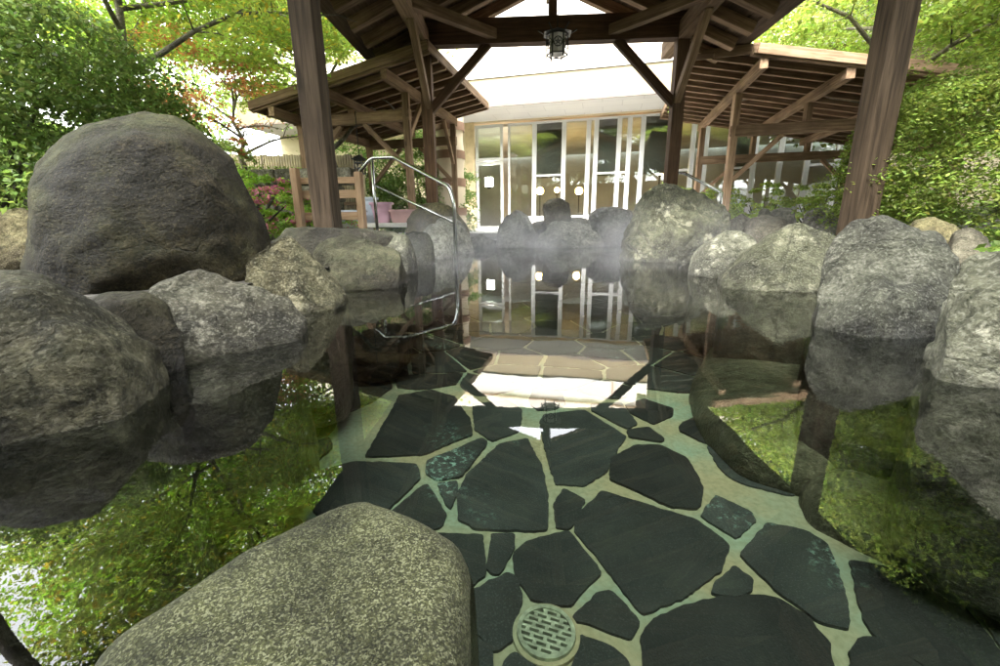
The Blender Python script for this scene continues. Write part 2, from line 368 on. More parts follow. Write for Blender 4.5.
GROUT, SLATE = grout_mat(), slate_mat()
def A(*p): return [(300 + x / 2.504, 400 + y / 2.504) for x, y in p]
def B(*p): return [(540 + x / 2.504, 400 + y / 2.504) for x, y in p]
SL = [A((250, -8), (330, -22), (385, -5), (422, 50), (430, 88), (310, 138), (165, 145)),
      A((432, 15), (520, 5), (555, 30), (545, 82), (480, 105), (440, 75)),
      A((455, 100), (470, 110), (400, 195), (345, 203), (317, 185), (322, 155)),
      A((140, 160), (290, 165), (298, 200), (215, 280), (60, 305), (20, 250), (60, 180)),
      A((320, 215), (365, 290), (350, 320), (290, 330), (225, 290), (300, 225)),
      A((345, 215), (390, 208), (395, 225), (378, 276), (365, 262)),
      A((500, 115), (570, 102), (600, 165), (620, 260), (617, 330), (440, 325), (398, 300), (397, 240), (420, 195)),
      A((340, 345), (455, 345), (460, 440), (425, 470), (350, 480), (310, 400)),
      A((480, 342), (540, 342), (530, 380), (495, 438), (472, 425)),
      A((430, 485), (520, 442), (540, 455), (555, 505), (530, 570), (530, 600), (490, 627), (430, 560)),
      [(515, 556), (528, 544), (540, 540), (568, 534), (600, 575), (568, 606), (545, 604), (530, 598), (518, 577)],
      [(470, 637), (490, 655), (490, 690), (450, 690), (448, 640)],
      [(505, 668), (514, 655), (528, 666), (545, 676), (548, 710), (500, 710)],
      B((10, 40), (110, 28), (212, 95), (160, 183), (110, 216), (40, 213), (15, 130), (2, 60)),
      B((60, 228), (108, 255), (75, 323), (40, 321), (35, 265)),
      B((182, 150), (240, 118), (300, 118), (365, 150), (408, 225), (393, 276), (330, 270), (180, 203)),
      B((155, 232), (280, 272), (385, 303), (472, 365), (450, 430), (370, 488), (257, 538), (92, 330), (97, 300)),
      B((440, 243), (528, 285), (535, 305), (490, 350), (407, 295)),
      B((485, 424), (528, 457), (528, 478), (490, 493), (429, 488), (442, 460)),
      B((150, 485), (185, 490), (243, 555), (225, 602), (85, 550)),
      B((105, 597), (170, 622), (213, 657), (220, 700), (80, 700)),
      [(643, 640), (655, 622), (700, 604), (745, 599), (776, 601), (804, 618), (826, 644), (834, 690), (650, 700)],
      [(768, 526), (804, 533), (824, 545), (831, 558), (843, 592), (847, 630), (820, 623), (780, 594), (758, 573), (741, 556)],
      [(852, 565), (892, 571), (950, 589), (962, 608), (1000, 658), (1012, 700), (940, 676), (900, 653), (872, 634), (866, 622), (856, 592)],
      [(964, 590), (1010, 590), (1030, 660), (1012, 662), (976, 612)],
      [(862, 642), (880, 643), (916, 666), (930, 700), (850, 700), (852, 655)],
      B((215, 15), (260, 0), (333, 25), (328, 40), (285, 63), (227, 35)), B((222, 80), (270, 72), (308, 100), (300, 107), (226, 95)),
      B((130, 15), (203, 10), (243, 63), (217, 73), (132, 30))]
def area(P):
    return .5 * sum(P[i][0] * P[(i + 1) % len(P)][1] - P[(i + 1) % len(P)][0] * P[i][1] for i in range(len(P)))
def rounded(P, r=.012):
    out = []; k = len(P)
    for i in range(k):
        a, b, c = (Vector(P[j % k]) for j in (i - 1, i, i + 1))
        r1 = min(r, (a - b).length * .4); r2 = min(r, (c - b).length * .4)
        p = b + (a - b).normalized() * r1; q = b + (c - b).normalized() * r2
        for t in (0, .33, .66, 1): out.append(p * (1 - t) ** 2 + b * 2 * t * (1 - t) + q * t * t)
    # wobble the edges so they look hand-chipped
    o2 = []
    for i, p in enumerate(out):
        q = out[(i + 1) % len(out)]; L = (q - p).length; s = max(1, int(L / .012))
        for j in range(s):
            w_ = p.lerp(q, j / s); e = noise.noise(Vector((w_.x * 38, w_.y * 38, 3))) * .0045 + noise.noise(Vector((w_.x * 110, w_.y * 110, 1))) * .0022 + noise.noise(Vector((w_.x * 9, w_.y * 9, 7))) * .005
            d = (q - p).normalized() if L > 1e-6 else Vector((1, 0)); o2.append(w_ + Vector((-d.y, d.x)) * e)
    return o2
def clip(P, a, b, c):   # keep a*x+b*y<=c
    o = []
    for i in range(len(P)):
        p, q = P[i], P[(i + 1) % len(P)]; fp = a * p[0] + b * p[1] - c; fq = a * q[0] + b * q[1] - c
        if fp <= 0: o.append(p)
        if fp * fq < 0: t = fp / (fp - fq); o.append((p[0] + (q[0] - p[0]) * t, p[1] + (q[1] - p[1]) * t))
    return o
slabs = [[tuple(atz(x, y, ZF)[:2]) for x, y in P] for P in SL]
cent = [(sum(p[0] for p in P) / len(P), sum(p[1] for p in P) / len(P)) for P in slabs]
rnd = random.Random(4)
seeds = []
bnd = list(cent)
for P in slabs:
    for i in range(len(P)):
        a, b = P[i], P[(i + 1) % len(P)]; L = math.hypot(a[0] - b[0], a[1] - b[1]); q_ = cent[slabs.index(P)]
        for t in np.arange(0, 1, max(.06 / max(L, .01), .12)):
            x, y = a[0] + (b[0] - a[0]) * t, a[1] + (b[1] - a[1]) * t; bnd.append((x + (q_[0] - x) * .12, y + (q_[1] - y) * .12))
for _ in range(9000):
    p = (rnd.uniform(PX0, PX1), rnd.uniform(PY0, PY1))
    if all(math.hypot(p[0] - q[0], p[1] - q[1]) > .30 * rnd.uniform(.7, 1.5) for q in seeds) and all(math.hypot(p[0] - q[0], p[1] - q[1]) > .10 for q in bnd): seeds.append(p)
def inside(p, P):
    c = False
    for i in range(len(P)):
        a, b = P[i], P[i - 1]
        if (a[1] > p[1]) != (b[1] > p[1]) and p[0] < (b[0] - a[0]) * (p[1] - a[1]) / (b[1] - a[1]) + a[0]: c = not c
    return c
far = []
for s in seeds:
    if any(inside(s, S) for S in slabs): continue
    P = [(PX0, PY0), (PX1, PY0), (PX1, PY1), (PX0, PY1)]
    for q in seeds + bnd:
        if q is s: continue
        d = (q[0] - s[0], q[1] - s[1]); L = math.hypot(*d)
        if L > 1.6: continue
        mid = ((s[0] + q[0]) / 2, (s[1] + q[1]) / 2)
        P = clip(P, d[0] / L, d[1] / L, (d[0] * mid[0] + d[1] * mid[1]) / L - rnd.choice((.008, .011, .014)))
        if len(P) < 3: break
    if len(P) < 3 or abs(area(P)) < .006: continue
    if any(inside(v, S) for v in P for S in slabs) or any(inside(v, P) for S in slabs for v in S): continue
    far.append(P)
bm = bmesh.new(); SLT = []
for k, P in enumerate(slabs + far):
    if area(P) < 0: P = P[::-1]
    if k < len(slabs): cx_, cy_ = sum(p[0] for p in P) / len(P), sum(p[1] for p in P) / len(P); P = [(p[0] + (p[0] - cx_) / math.hypot(p[0] - cx_, p[1] - cy_) * .0065, p[1] + (p[1] - cy_) / math.hypot(p[0] - cx_, p[1] - cy_) * .0065) for p in P]
    Q = rounded(P); z = ZF + .006 + rnd.uniform(0, .003)
    top = [bm.verts.new((p.x, p.y, z)) for p in Q]; bot = [bm.verts.new((p.x, p.y, ZF - .01)) for p in Q]
    try: bm.faces.new(top)
    except ValueError: continue
    tn = .6 + rnd.random() * 1.1; SLT.append((len(Q), tn))
    for i in range(len(Q)): bm.faces.new((bot[i], bot[(i + 1) % len(Q)], top[(i + 1) % len(Q)], top[i]))
ps = from_bm('pool_floor_paving', bm, SLATE)
ca = ps.data.color_attributes.new('tint', 'FLOAT_COLOR', 'POINT'); vals = []
for q_, t_ in SLT: vals += [t_, t_, t_, 1] * (2 * q_)
vals += [1] * (4 * len(ps.data.vertices) - len(vals)); ca.data.foreach_set('color', vals)
tag(ps, kind='structure')
V = [(PX0 - .05, PY0 - .05, ZF), (PX1 + .05, PY0 - .05, ZF), (PX1 + .05, PY1 + .05, ZF), (PX0 - .05, PY1 + .05, ZF)]
tag(mesh('pool_floor', V, [(0, 1, 2, 3)], GROUT), kind='structure')
# drain
dc = atz(546, 636, ZF); DR = .058
dg = plain('bronze_green', (.42, .50, .38), .45, .5, .25, 60.)
dk = plain('drain_dark', (.004, .004, .004), .9)
dr = empty('floor_drain', (dc[0], dc[1], ZF), 'round bronze green drain cover with slotted grate set in the pool floor paving', 'drain')
def ring(name, r0, r1, z0, z1, mat, parent, seg=64):
    bm = bmesh.new(); R_ = []
    for r, z in ((r0, z0), (r0, z1), (r1, z1), (r1, z0)):
        R_.append([bm.verts.new((r * math.cos(i * 2 * math.pi / seg), r * math.sin(i * 2 * math.pi / seg), z)) for i in range(seg)])
    for a in range(4):
        for i in range(seg): bm.faces.new((R_[a][i], R_[a][(i + 1) % seg], R_[(a + 1) % 4][(i + 1) % seg], R_[(a + 1) % 4][i]))
    return from_bm(name, bm, mat, parent, wm(parent), smooth=False)
ring('rim', DR * .86, DR, .0, .016, dg, dr)
ring('collar', DR * 1.01, DR * 1.16, .0, .009, GROUT, dr)
bm = bmesh.new()
pitch = .0118
for j in range(-4, 5):                                  # grate: horizontal ribs
    y = j * pitch; L = math.sqrt(max(0, (DR * .87) ** 2 - y * y))
    bm_box(bm, (0, y, .009), (2 * L, .0054, .009), bev=.0008)
for j in range(-5, 5):                                  # short staggered bridges
    y = (j + .5) * pitch
    for k in range(-4, 5):
        x = k * .027 + (.0135 if j % 2 else 0) + .004 * math.sin(j * 5.)
        if math.hypot(x, y) < DR * .86: bm_box(bm, (x, y, .009), (.0075, pitch - .004, .0085))
from_bm('grate', bm, dg, dr, wm(dr) @ Matrix.Rotation(R(-17), 4, 'Z'))
bm = bmesh.new(); bmesh.ops.create_circle(bm, cap_ends=True, segments=48, radius=DR * .9); from_bm('dark_disc', bm, dk, dr, wm(dr) @ Matrix.Translation((0, 0, .0045)))  # flat black disc painted as the darkness below the grate
# ------------------------------------------------------------------ water
m, n, l = newmat('water'); o = n.new('ShaderNodeOutputMaterial'); ge = n.new('ShaderNodeNewGeometry')
a = N(n, 'TexNoise', Scale=5., Detail=3.); l.new(ge.outputs['Position'], a.inputs[0])
xy = n.new('ShaderNodeSeparateXYZ'); l.new(ge.outputs['Position'], xy.inputs[0])
b2 = N(n, 'TexNoise', Scale=28., Detail=3.); l.new(vmul(n, l, ge.outputs['Position'], (1, 1.6, 1)), b2.inputs[0])
farf = mrange(n, l, xy.outputs[1], 2.2, 5.5, .0, .006)
nearf = mrange(n, l, xy.outputs[0], .35, 1.0, .001, .016)     # faint ripples along the right bank
h = math_(n, l, 'ADD', math_(n, l, 'MULTIPLY', a.outputs[0], .016), math_(n, l, 'MULTIPLY', b2.outputs[0], math_(n, l, 'ADD', farf, nearf)))
bu = n.new('ShaderNodeBump'); bu.inputs['Strength'].default_value = 1; bu.inputs['Distance'].default_value = .022; l.new(h, bu.inputs['Height'])
f = n.new('ShaderNodeFresnel'); f.inputs[0].default_value = 1.85; l.new(bu.outputs[0], f.inputs['Normal'])
t = n.new('ShaderNodeBsdfTransparent'); t.inputs[0].default_value = (.64, .68, .61, 1); g = n.new('ShaderNodeBsdfGlossy'); g.inputs['Roughness'].default_value = 0.0; l.new(bu.outputs[0], g.inputs['Normal'])
mx = n.new('ShaderNodeMixShader'); l.new(f.outputs[0], mx.inputs[0]); l.new(t.outputs[0], mx.inputs[1]); l.new(g.outputs[0], mx.inputs[2]); l.new(mx.outputs[0], o.inputs[0])
V = [(PX0, PY0, 0), (PX1, PY0, 0), (PX1, PY1, 0), (PX0, PY1, 0)]
tag(mesh('water', V, [(0, 1, 2, 3)], m), kind='structure')

# ------------------------------------------------------------------ boulders
bm = bmesh.new(); bmesh.ops.create_icosphere(bm, subdivisions=6, radius=1); bm.verts.ensure_lookup_table()
ICO6 = (np.array([v.co[:] for v in bm.verts]), [tuple(v.index for v in f.verts) for f in bm.faces]); bm.free()
bm = bmesh.new(); bmesh.ops.create_icosphere(bm, subdivisions=5, radius=1); bm.verts.ensure_lookup_table()
ICO5 = (np.array([v.co[:] for v in bm.verts]), [tuple(v.index for v in f.verts) for f in bm.faces]); bm.free()
def polar(uv, c, K=180):
    r = np.zeros(K)
    for k in range(K):
        t = 2 * math.pi * k / K; dx, dy = math.cos(t), math.sin(t); best = 0
        for i in range(len(uv)):
            (x1, y1), (x2, y2) = uv[i], uv[(i + 1) % len(uv)]
            x1, y1, x2, y2 = x1 - c[0], y1 - c[1], x2 - c[0], y2 - c[1]
            den = dx * (y2 - y1) - dy * (x2 - x1)
            if abs(den) < 1e-9: continue
            s = (x1 * (y2 - y1) - y1 * (x2 - x1)) / den; q = (x1 * dy - y1 * dx) / den
            if s > best and -1e-6 <= q <= 1 + 1e-6: best = s
        r[k] = best
    for _ in range(2): r = (np.roll(r, 1) + 2 * r + np.roll(r, -1)) / 4
    return r
def boulder_mesh(name, uvc, c, e1, e2, nn, T, mat, seed, p=2.6, rough=1.0, facets=5, big=False, taper=.3, mw0=None):
    D, Fc = ICO6 if big else ICO5
    r = polar(uvc, c); th = np.arctan2(D[:, 2], D[:, 0]) % (2 * math.pi); K = len(r)
    rho = np.hypot(D[:, 0], D[:, 2]); s = np.abs(D[:, 1])
    fi = th / (2 * math.pi) * K; i0 = np.floor(fi).astype(int) % K; fr = fi - np.floor(fi)
    a = r[i0] * (1 - fr) + r[(i0 + 1) % K] * fr
    bl = np.clip(rho / .6, 0, 1); bl = bl * bl * (3 - 2 * bl); a = r.mean() * (1 - bl) + a * bl
    k = (rho ** p + s ** p) ** (-1 / p)
    u = np.cos(th) * rho * k * a; v = np.sin(th) * rho * k * a
    zr = np.clip(v / (r[K // 4] + 1e-6), -.2, 1)
    w_ = D[:, 1] * k * T * (1 - taper * zr)
    size = (r.mean() + T) / 2
    rg = random.Random(seed)
    P = np.stack([u, w_, v], 1)
    for _ in range(facets * 2):                                  # chisel flat faces, mostly across the thickness
        nv = np.array([rg.uniform(-.6, .6), rg.choice((-1, 1)) * rg.uniform(.5, 1), rg.uniform(-.3, .8)]); nv /= np.linalg.norm(nv)
        d = P @ nv; h = d.max() * rg.uniform(.72, .90); ex = np.maximum(d - h, 0); P = P - np.outer(ex * .92, nv)
    off = Vector((seed * 3.7, seed * 1.3, seed * .7))
    nrm = P / (np.linalg.norm(P, axis=1)[:, None] + 1e-9)
    out = np.empty_like(P); f1 = 1.1 / size; amp = .085 * size * rough
    for i in range(len(P)):
        q = Vector(P[i]) * f1 + off
        d = noise.fractal(q, 1.0, 2.1, 5 if big else 4) * amp
        d += (abs(noise.noise(q * 2.3)) - .25) * -amp * .55
        d += noise.noise(q * 2.9) * amp * .22
        e_ = 1 - abs(noise.noise(q * 3.1 + Vector((3, 1, 9)))) * 2.2
        e2_ = 1 - abs(noise.noise(q * 6.7 + Vector((1, 5, 2)))) * 2.2
        d += -max(0, e_ - .45) * amp * .42 * rough + (e2_ - .5) * amp * .09 * rough
        out[i] = P[i] + nrm[i] * d
    mw = Matrix(((e1[0], nn[0], e2[0], 0), (e1[1], nn[1], e2[1], 0), (e1[2], nn[2], e2[2], 0), (0, 0, 0, 1)))
    mw.translation = Vector(mw0)
    return mesh(name, out, Fc, mat, None, mw, smooth=True)
def boulder(px, D, T, mat, label, seed, zb=-.5, yaw=0, p=2.6, rough=1.0, facets=5, big=False, taper=.3, group='boulders round the pool', cat='boulder', sub=.93, name='boulder'):
    """px: visible outline left to right in the section plane at horizontal distance D; T: half thickness"""
    cx = (px[0][0] + px[-1][0]) / 2; cy = min(q[1] for q in px)
    P0 = dist(cx, (px[0][1] + cy) / 2, D); h = P0 - CAM; h[2] = 0; h /= np.linalg.norm(h)
    c_, s_ = math.cos(R(yaw)), math.sin(R(yaw)); nn = np.array([h[0] * c_ + h[1] * s_, -h[0] * s_ + h[1] * c_, 0])
    e1 = np.array([nn[1], -nn[0], 0]); e2 = np.array([0, 0, 1.])
    uv = []
    for x, y in px:
        d = ray(x, y); t = (P0 - CAM).dot(nn) / d.dot(nn); q = CAM + d * t; uv.append(((q - P0).dot(e1), q[2]))
    lo = min(u for u, _ in uv); hi = max(u for u, _ in uv); mu = (lo + hi) / 2; zt = max(z for _, z in uv)
    if uv[-1][1] > zb + .05: uv.append((mu + (hi - mu) * sub, zb + .03))
    uv += [(mu + (hi - mu) * .5, zb), (mu + (lo - mu) * .5, zb)]
    if uv[0][1] > zb + .05: uv.append((mu + (lo - mu) * sub, zb + .03))
    c = (mu, (zb + zt) / 2)
    w0 = P0 + e1 * mu; w0[2] = c[1]
    o = boulder_mesh(name, uv, c, e1, e2, nn, T, mat, seed, p, rough, facets, big, taper, w0)
    return tag(o, label, cat, group)
BD = [
 # px outline, D, T, material, label, seed, kwargs
 ([(28, 300), (26, 240), (30, 205), (45, 170), (72, 142), (105, 124), (140, 117), (175, 122), (205, 140), (228, 165), (245, 195), (262, 235), (268, 262)], 2.35, .55, ROCK_D, 'huge dark rounded boulder, tallest of the left bank, standing behind the waterline boulders', 1, dict(zb=-.15, big=True, taper=.15, rough=.8, facets=0, p=2.3, sub=1.0)),
 ([(-150, 330), (-60, 270), (0, 262), (30, 268), (75, 292), (120, 318), (143, 340), (150, 362), (146, 385)], 1.12, .34, ROCK_B, 'broad smooth grey boulder cut off by the left edge of the photo', 2, dict(big=True, yaw=-8)),
 ([(120, 352), (122, 325), (130, 308), (160, 284), (205, 263), (235, 262), (262, 278), (288, 300), (304, 320)], 1.38, .34, ROCK_B, 'grey boulder with pale flat top and diagonal cracks, in front of the huge dark boulder', 3, dict(big=True, yaw=10)),
 ([(250, 300), (252, 250), (262, 236), (283, 233), (310, 250), (330, 275), (344, 298)], 1.85, .28, ROCK_B, 'rounded brown grey boulder leaning right of the huge dark boulder', 4, dict(big=True, yaw=12)),
 ([(312, 285), (310, 245), (318, 237), (350, 232), (385, 232), (396, 245), (402, 262), (406, 284)], 2.4, .36, ROCK_D, 'blocky dark boulder with pale rippled right edge, below the near left roof post', 5, dict(p=4, big=True, yaw=14)),
 ([(378, 272), (380, 238), (388, 229), (400, 227), (410, 236), (415, 255), (416, 270)], 3.0, .25, ROCK_G, 'narrow dark boulder squeezed behind the blocky dark boulder', 6, dict(yaw=14)),
 ([(402, 268), (404, 232), (412, 226), (424, 228), (432, 240), (434, 262)], 3.5, .22, ROCK_G, 'small dark upright boulder with white streaks, left of the handrail foot', 7, dict(yaw=10)),
 ([(424, 258), (422, 232), (428, 222), (440, 223), (450, 236), (453, 258)], 4.2, .22, ROCK_P, 'small grey boulder right beside the handrail foot', 8, {}),
 ([(436, 250), (436, 222), (444, 216), (458, 220), (468, 234), (474, 249)], 5.0, .25, ROCK_P, 'grey sloping boulder behind the handrail, at the far left corner of the water', 9, {}),
 ([(405, 232), (410, 212), (424, 204), (440, 202), (455, 210), (466, 226), (470, 240)], 5.6, .35, ROCK_T, 'tan speckled boulder at the foot of the far left roof post', 10, {}),
 ([(270, 243), (285, 228), (330, 226), (370, 228), (398, 232), (402, 245)], 3.1, .3, ROCK_D, 'long low dark boulder at the foot of the near left roof post', 11, dict(zb=-.1)),
 ([(468, 250), (470, 238), (482, 235), (494, 240), (498, 250)], 6.0, .2, ROCK_P, 'low brown stone at the far end of the water, left of the pointed boulder', 12, {}),
 ([(495, 248), (499, 228), (506, 214), (516, 210), (528, 216), (535, 230), (538, 248)], 6.15, .3, ROCK_P, 'pointed dark grey boulder at the far end, in front of the glass door', 13, {}),
 ([(544, 228), (543, 206), (547, 199), (560, 198), (570, 203), (572, 226)], 7.0, .25, ROCK_T, 'upright pale tan block stone standing behind the far bank', 14, dict(p=4, zb=0)),
 ([(533, 248), (540, 236), (552, 222), (570, 218), (590, 224), (602, 236), (606, 249)], 6.0, .35, ROCK_P, 'low craggy grey boulder in the middle of the far end', 15, dict(rough=1.4)),
 ([(588, 246), (588, 214), (596, 208), (615, 206), (632, 211), (638, 228), (638, 246)], 6.3, .3, ROCK_P, 'squat brown boulder with a pale vertical streak, left of the big craggy boulder', 16, dict(p=3.4)),
 ([(622, 262), (624, 240), (632, 222), (644, 200), (654, 189), (680, 186), (704, 193), (722, 208), (728, 232), (728, 262)], 4.0, .45, ROCK_G, 'big craggy light grey boulder at the foot of the far right roof post', 17, dict(big=True, rough=1.5)),
 ([(688, 275), (692, 256), (706, 240), (728, 230), (748, 232), (760, 244), (764, 262)], 2.9, .28, ROCK_G, 'smooth grey stone tucked right of the big craggy boulder', 18, {}),
 ([(722, 280), (738, 258), (762, 238), (786, 222), (806, 216), (830, 222), (846, 234), (852, 262), (850, 288)], 2.45, .36, ROCK_G, 'wide grey boulder with a sloping left flank, in front of the near right roof post', 19, dict(big=True)),
 ([(818, 305), (822, 270), (834, 240), (852, 224), (880, 220), (915, 230), (945, 243), (960, 258), (958, 300), (940, 334)], 1.75, .36, ROCK_G, 'large pitted green grey boulder between the wide grey boulder and the right edge one', 20, dict(big=True, p=3, rough=1.2)),
 ([(926, 350), (938, 318), (952, 280), (968, 248), (985, 222), (1005, 204), (1060, 190), (1140, 210), (1200, 300)], 1.38, .34, ROCK_G, 'tall rough green grey boulder cut off by the right edge of the photo', 21, dict(big=True, rough=1.2)),
 ([(62, 330), (78, 306), (104, 294), (140, 290), (165, 300), (178, 326)], 1.22, .20, ROCK_D, 'added low dark stone hiding the bright ledge between the huge boulder and the left edge boulder', 22, dict(zb=-.2)),  # added stone, stands in for a dark gap
]
for q in BD:
    boulder(q[0], q[1], q[2], q[3], q[4], q[5], **q[6])
# pale stones behind the right bank
for i, (px, D, mt, lb) in enumerate([
    ([(728, 232), (731, 219), (742, 214), (752, 219), (755, 232)], 4.6, ROCK_L, 'small pale stone at the left end of the pale stone row'),
    ([(742, 236), (747, 220), (765, 214), (784, 219), (790, 236)], 4.2, ROCK_L, 'widest pale stone of the row behind the right bank'),
    ([(768, 222), (772, 211), (782, 208), (794, 211), (797, 222)], 5.2, ROCK_L, 'pale round stone at the back of the row, under the low hedge'),
    ([(800, 224), (806, 211), (822, 208), (836, 212), (840, 226)], 4.6, ROCK_L, 'pale grey flat stone beside the near right roof post'),
    ([(757, 216), (760, 210), (768, 209), (774, 216)], 5.8, ROCK_L, 'smallest pale stone, at the back under the low hedge'),
    ([(700, 236), (706, 226), (716, 224), (724, 230), (727, 238)], 4.9, ROCK_L, 'pale stone half hidden behind the big craggy boulder'),
    ([(905, 238), (915, 222), (935, 216), (955, 226), (968, 242)], 3.2, ROCK_T, 'tan mossy stone under the big clipped azalea on the right'),
    ([(948, 244), (955, 232), (972, 228), (988, 236), (995, 250)], 3.0, ROCK_T, 'low tan stone under the right edge of the clipped azalea'),
    ([(553, 228), (560, 219), (578, 217), (592, 221), (596, 230)], 7.2, ROCK_L, 'pale flat stone behind the middle of the far bank'),
    ([(528, 232), (533, 222), (543, 220), (548, 228)], 7.0, ROCK_L, 'little pale stone left of the upright tan block'),
    ([(-20, 262), (-14, 226), (0, 212), (22, 208), (38, 222), (42, 262)], 3.4, ROCK_T, 'tan layered rock beside the dark leaved bush at the left edge'),
    ]):
    boulder(px, D, .22 if D > 4 else .3, mt, lb, 40 + i, zb=0, rough=1.2, group='loose stones behind the banks', cat='stone', name='garden_stone')
# foreground rock just breaking the surface, and the sunken ones: outlined in plan
def plan_rock(pts, z, T, mat, label, seed, p=4., rough=.6, big=True, cat='boulder', group='rocks standing in the water'):
    c = (sum(q[0] for q in pts) / len(pts), sum(q[1] for q in pts) / len(pts))
    o = boulder_mesh('rock', pts, c, (1, 0, 0), (0, 1, 0), (0, 0, -1), T, mat, seed, p, rough, 0, big, 0, (c[0], c[1], z - T))
    return tag(o, label, cat, group)
fg = [tuple(atz(x, y, .0)[:2]) for x, y in ((60, 720), (95, 666), (150, 628), (230, 572), (310, 532), (352, 514), (372, 512), (398, 522), (435, 540), (462, 556), (470, 575), (472, 640), (470, 700), (440, 860), (250, 900), (80, 850))]
fg = [(c0[0] + (c0[0] + .16) * .05, c0[1] + (c0[1] - .22) * .05) for c0 in fg]
plan_rock(fg, .030, .28, ROCK_F, 'speckled granite rock just breaking the water surface in the foreground', 31, p=8, rough=.35)
s1 = [tuple(atz(x, y, -.36)[:2]) for x, y in ((692, 372), (712, 340), (760, 326), (810, 322), (858, 330), (920, 352), (960, 400), (930, 450), (830, 462), (745, 440), (705, 405))]
plan_rock(s1, -.31, .15, ROCK_U, 'flat green grey rock lying under water below the right bank', 32, p=3., rough=.4)
s2 = [tuple(atz(x, y, -.44)[:2]) for x, y in ((800, 480), (850, 452), (930, 425), (1000, 420), (1120, 440), (1190, 500), (1120, 570), (1000, 572), (925, 560), (860, 530), (810, 505))]
plan_rock(s2, -.37, .12, ROCK_U, 'sunken rock under water at the right edge of the photo', 33, p=3., rough=.4)
s3 = [tuple(atz(x, y, -.40)[:2]) for x, y in ((-100, 520), (0, 470), (90, 430), (180, 405), (270, 380), (310, 400), (250, 450), (160, 500), (60, 560), (-60, 600))]
plan_rock(s3, -.34, .14, ROCK_D, 'dark sunken rock under water along the left bank', 34, p=3., rough=.5)

# ------------------------------------------------------------------ pavilion
XL, XR, YN, YF, XC = -1.29, 2.14, 2.87, 6.45, .43
RS = .43; ZP = 2.84                          # roof slope, rafter underside at the post line
ZR = ZP + (XR - XC) * RS
EO = .72
pav = empty('pavilion', (XC, (YN + YF) / 2, .1), 'open gabled timber pavilion over the pool with four dark posts and exposed rafters', 'pavilion')
Y0, Y1 = 1.45, 7.05
for x, y in ((XL, YN), (XR, YN), (XL, YF), (XR, YF)):
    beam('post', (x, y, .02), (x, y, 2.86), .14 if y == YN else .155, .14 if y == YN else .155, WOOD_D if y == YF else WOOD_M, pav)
for y in (YN, YF):
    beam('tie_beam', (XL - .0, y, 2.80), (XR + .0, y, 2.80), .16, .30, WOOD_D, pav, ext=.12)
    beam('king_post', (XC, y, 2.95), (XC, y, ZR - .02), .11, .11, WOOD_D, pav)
    for s, xx in ((1, XL), (-1, XR)):
        beam('tie_brace', (xx + s * .03, y, 1.86), (xx + s * .86, y, 2.67), .085, .11, WOOD_D, pav)
for s, xx in ((1, XL), (-1, XR)):
    beam('side_beam', (xx, Y0 + .25, 2.735), (xx, Y1 + .05, 2.735), .15, .21, WOOD, pav)
    for y, d in ((YF, -1), (YN, 1)):
        beam('side_brace', (xx + s * .02, y + d * .03, 1.90), (xx + s * .02, y + d * .86, 2.66), .085, .11, WOOD, pav)
        beam('corner_brace', (xx + s * .05, y + d * .95, 2.76), (xx + s * .95, y + d * .05, 2.76), .10, .12, WOOD, pav)
beam('ridge_beam', (XC, Y0, ZR - .12), (XC, Y1, ZR - .12), .12, .18, WOOD, pav)
y = Y0 + .05
while y < Y1 + .01:
    for s in (-1, 1):
        b_ = (XC + s * .04, y, ZR + .065 - .04 * RS); a_ = (XC + s * (XR - XC + EO), y, ZR + .065 - (XR - XC + EO) * RS)
        beam('rafter', a_, b_, .105, .13, WOOD, pav)
    y += .458
for s in (-1, 1):
    # boarding above the rafters, as boards running along Y
    k = 0; W_ = .19; L = (XR - XC + EO + .06) / math.cos(math.atan(RS))
    nrm_ = Vector((s * RS, 0, 1)).normalized(); sd_ = Vector((s, 0, -RS)).normalized()
    while k * W_ < L:
        c0 = Vector((XC, 0, ZR + .148)) + sd_ * (k * W_ + W_ / 2)
        beam('roof_board', (c0.x, Y0 - .1, c0.z), (c0.x, Y1 + .1, c0.z), W_ - .004, .022, BOARD, pav, up=nrm_, bev=.002)
        k += 1
    c0 = Vector((XC, 0, ZR + .175)) + sd_ * (L / 2 - .0)
    beam('roof_covering', (c0.x, Y0 - .14, c0.z), (c0.x, Y1 + .14, c0.z), L + .04, .03, ROOFING, pav, up=nrm_)
# hanging lantern
LX, LY, LZ = .44, 5.7, 2.36
la = empty('hanging_lantern', (LX, LY, LZ), 'small black iron lantern with round petal tracery hanging from the pavilion tie beam', 'lantern')
paper = plain('lantern_paper', (.55, .53, .50), .6, bump=0)
LR = .125; LH = .21
tube('hook', [(LX, LY, LZ + LH * .5 + .05), (LX, LY, 2.95), (LX, LY + .6, 3.1)], .006, IRON, la)
bm = bmesh.new()
for i in range(6):
    a0 = math.pi / 3 * i; p = Vector((math.cos(a0) * LR, math.sin(a0) * LR, 0))
    bm_box(bm, (p.x, p.y, -.012), (.014, .014, LH + .06), Matrix.Rotation(a0, 4, 'Z'))
    a1 = a0 + math.pi / 3; q = Vector((math.cos(a1) * LR, math.sin(a1) * LR, 0)); mid = (p + q) / 2; an = (a0 + a1) / 2 + math.pi / 2
    for z in (-LH / 2, LH / 2): bm_box(bm, (mid.x, mid.y, z), ((p - q).length, .012, .014), Matrix.Rotation(an, 4, 'Z'))
from_bm('frame', bm, IRON, la, Matrix.Translation((LX, LY, LZ)))
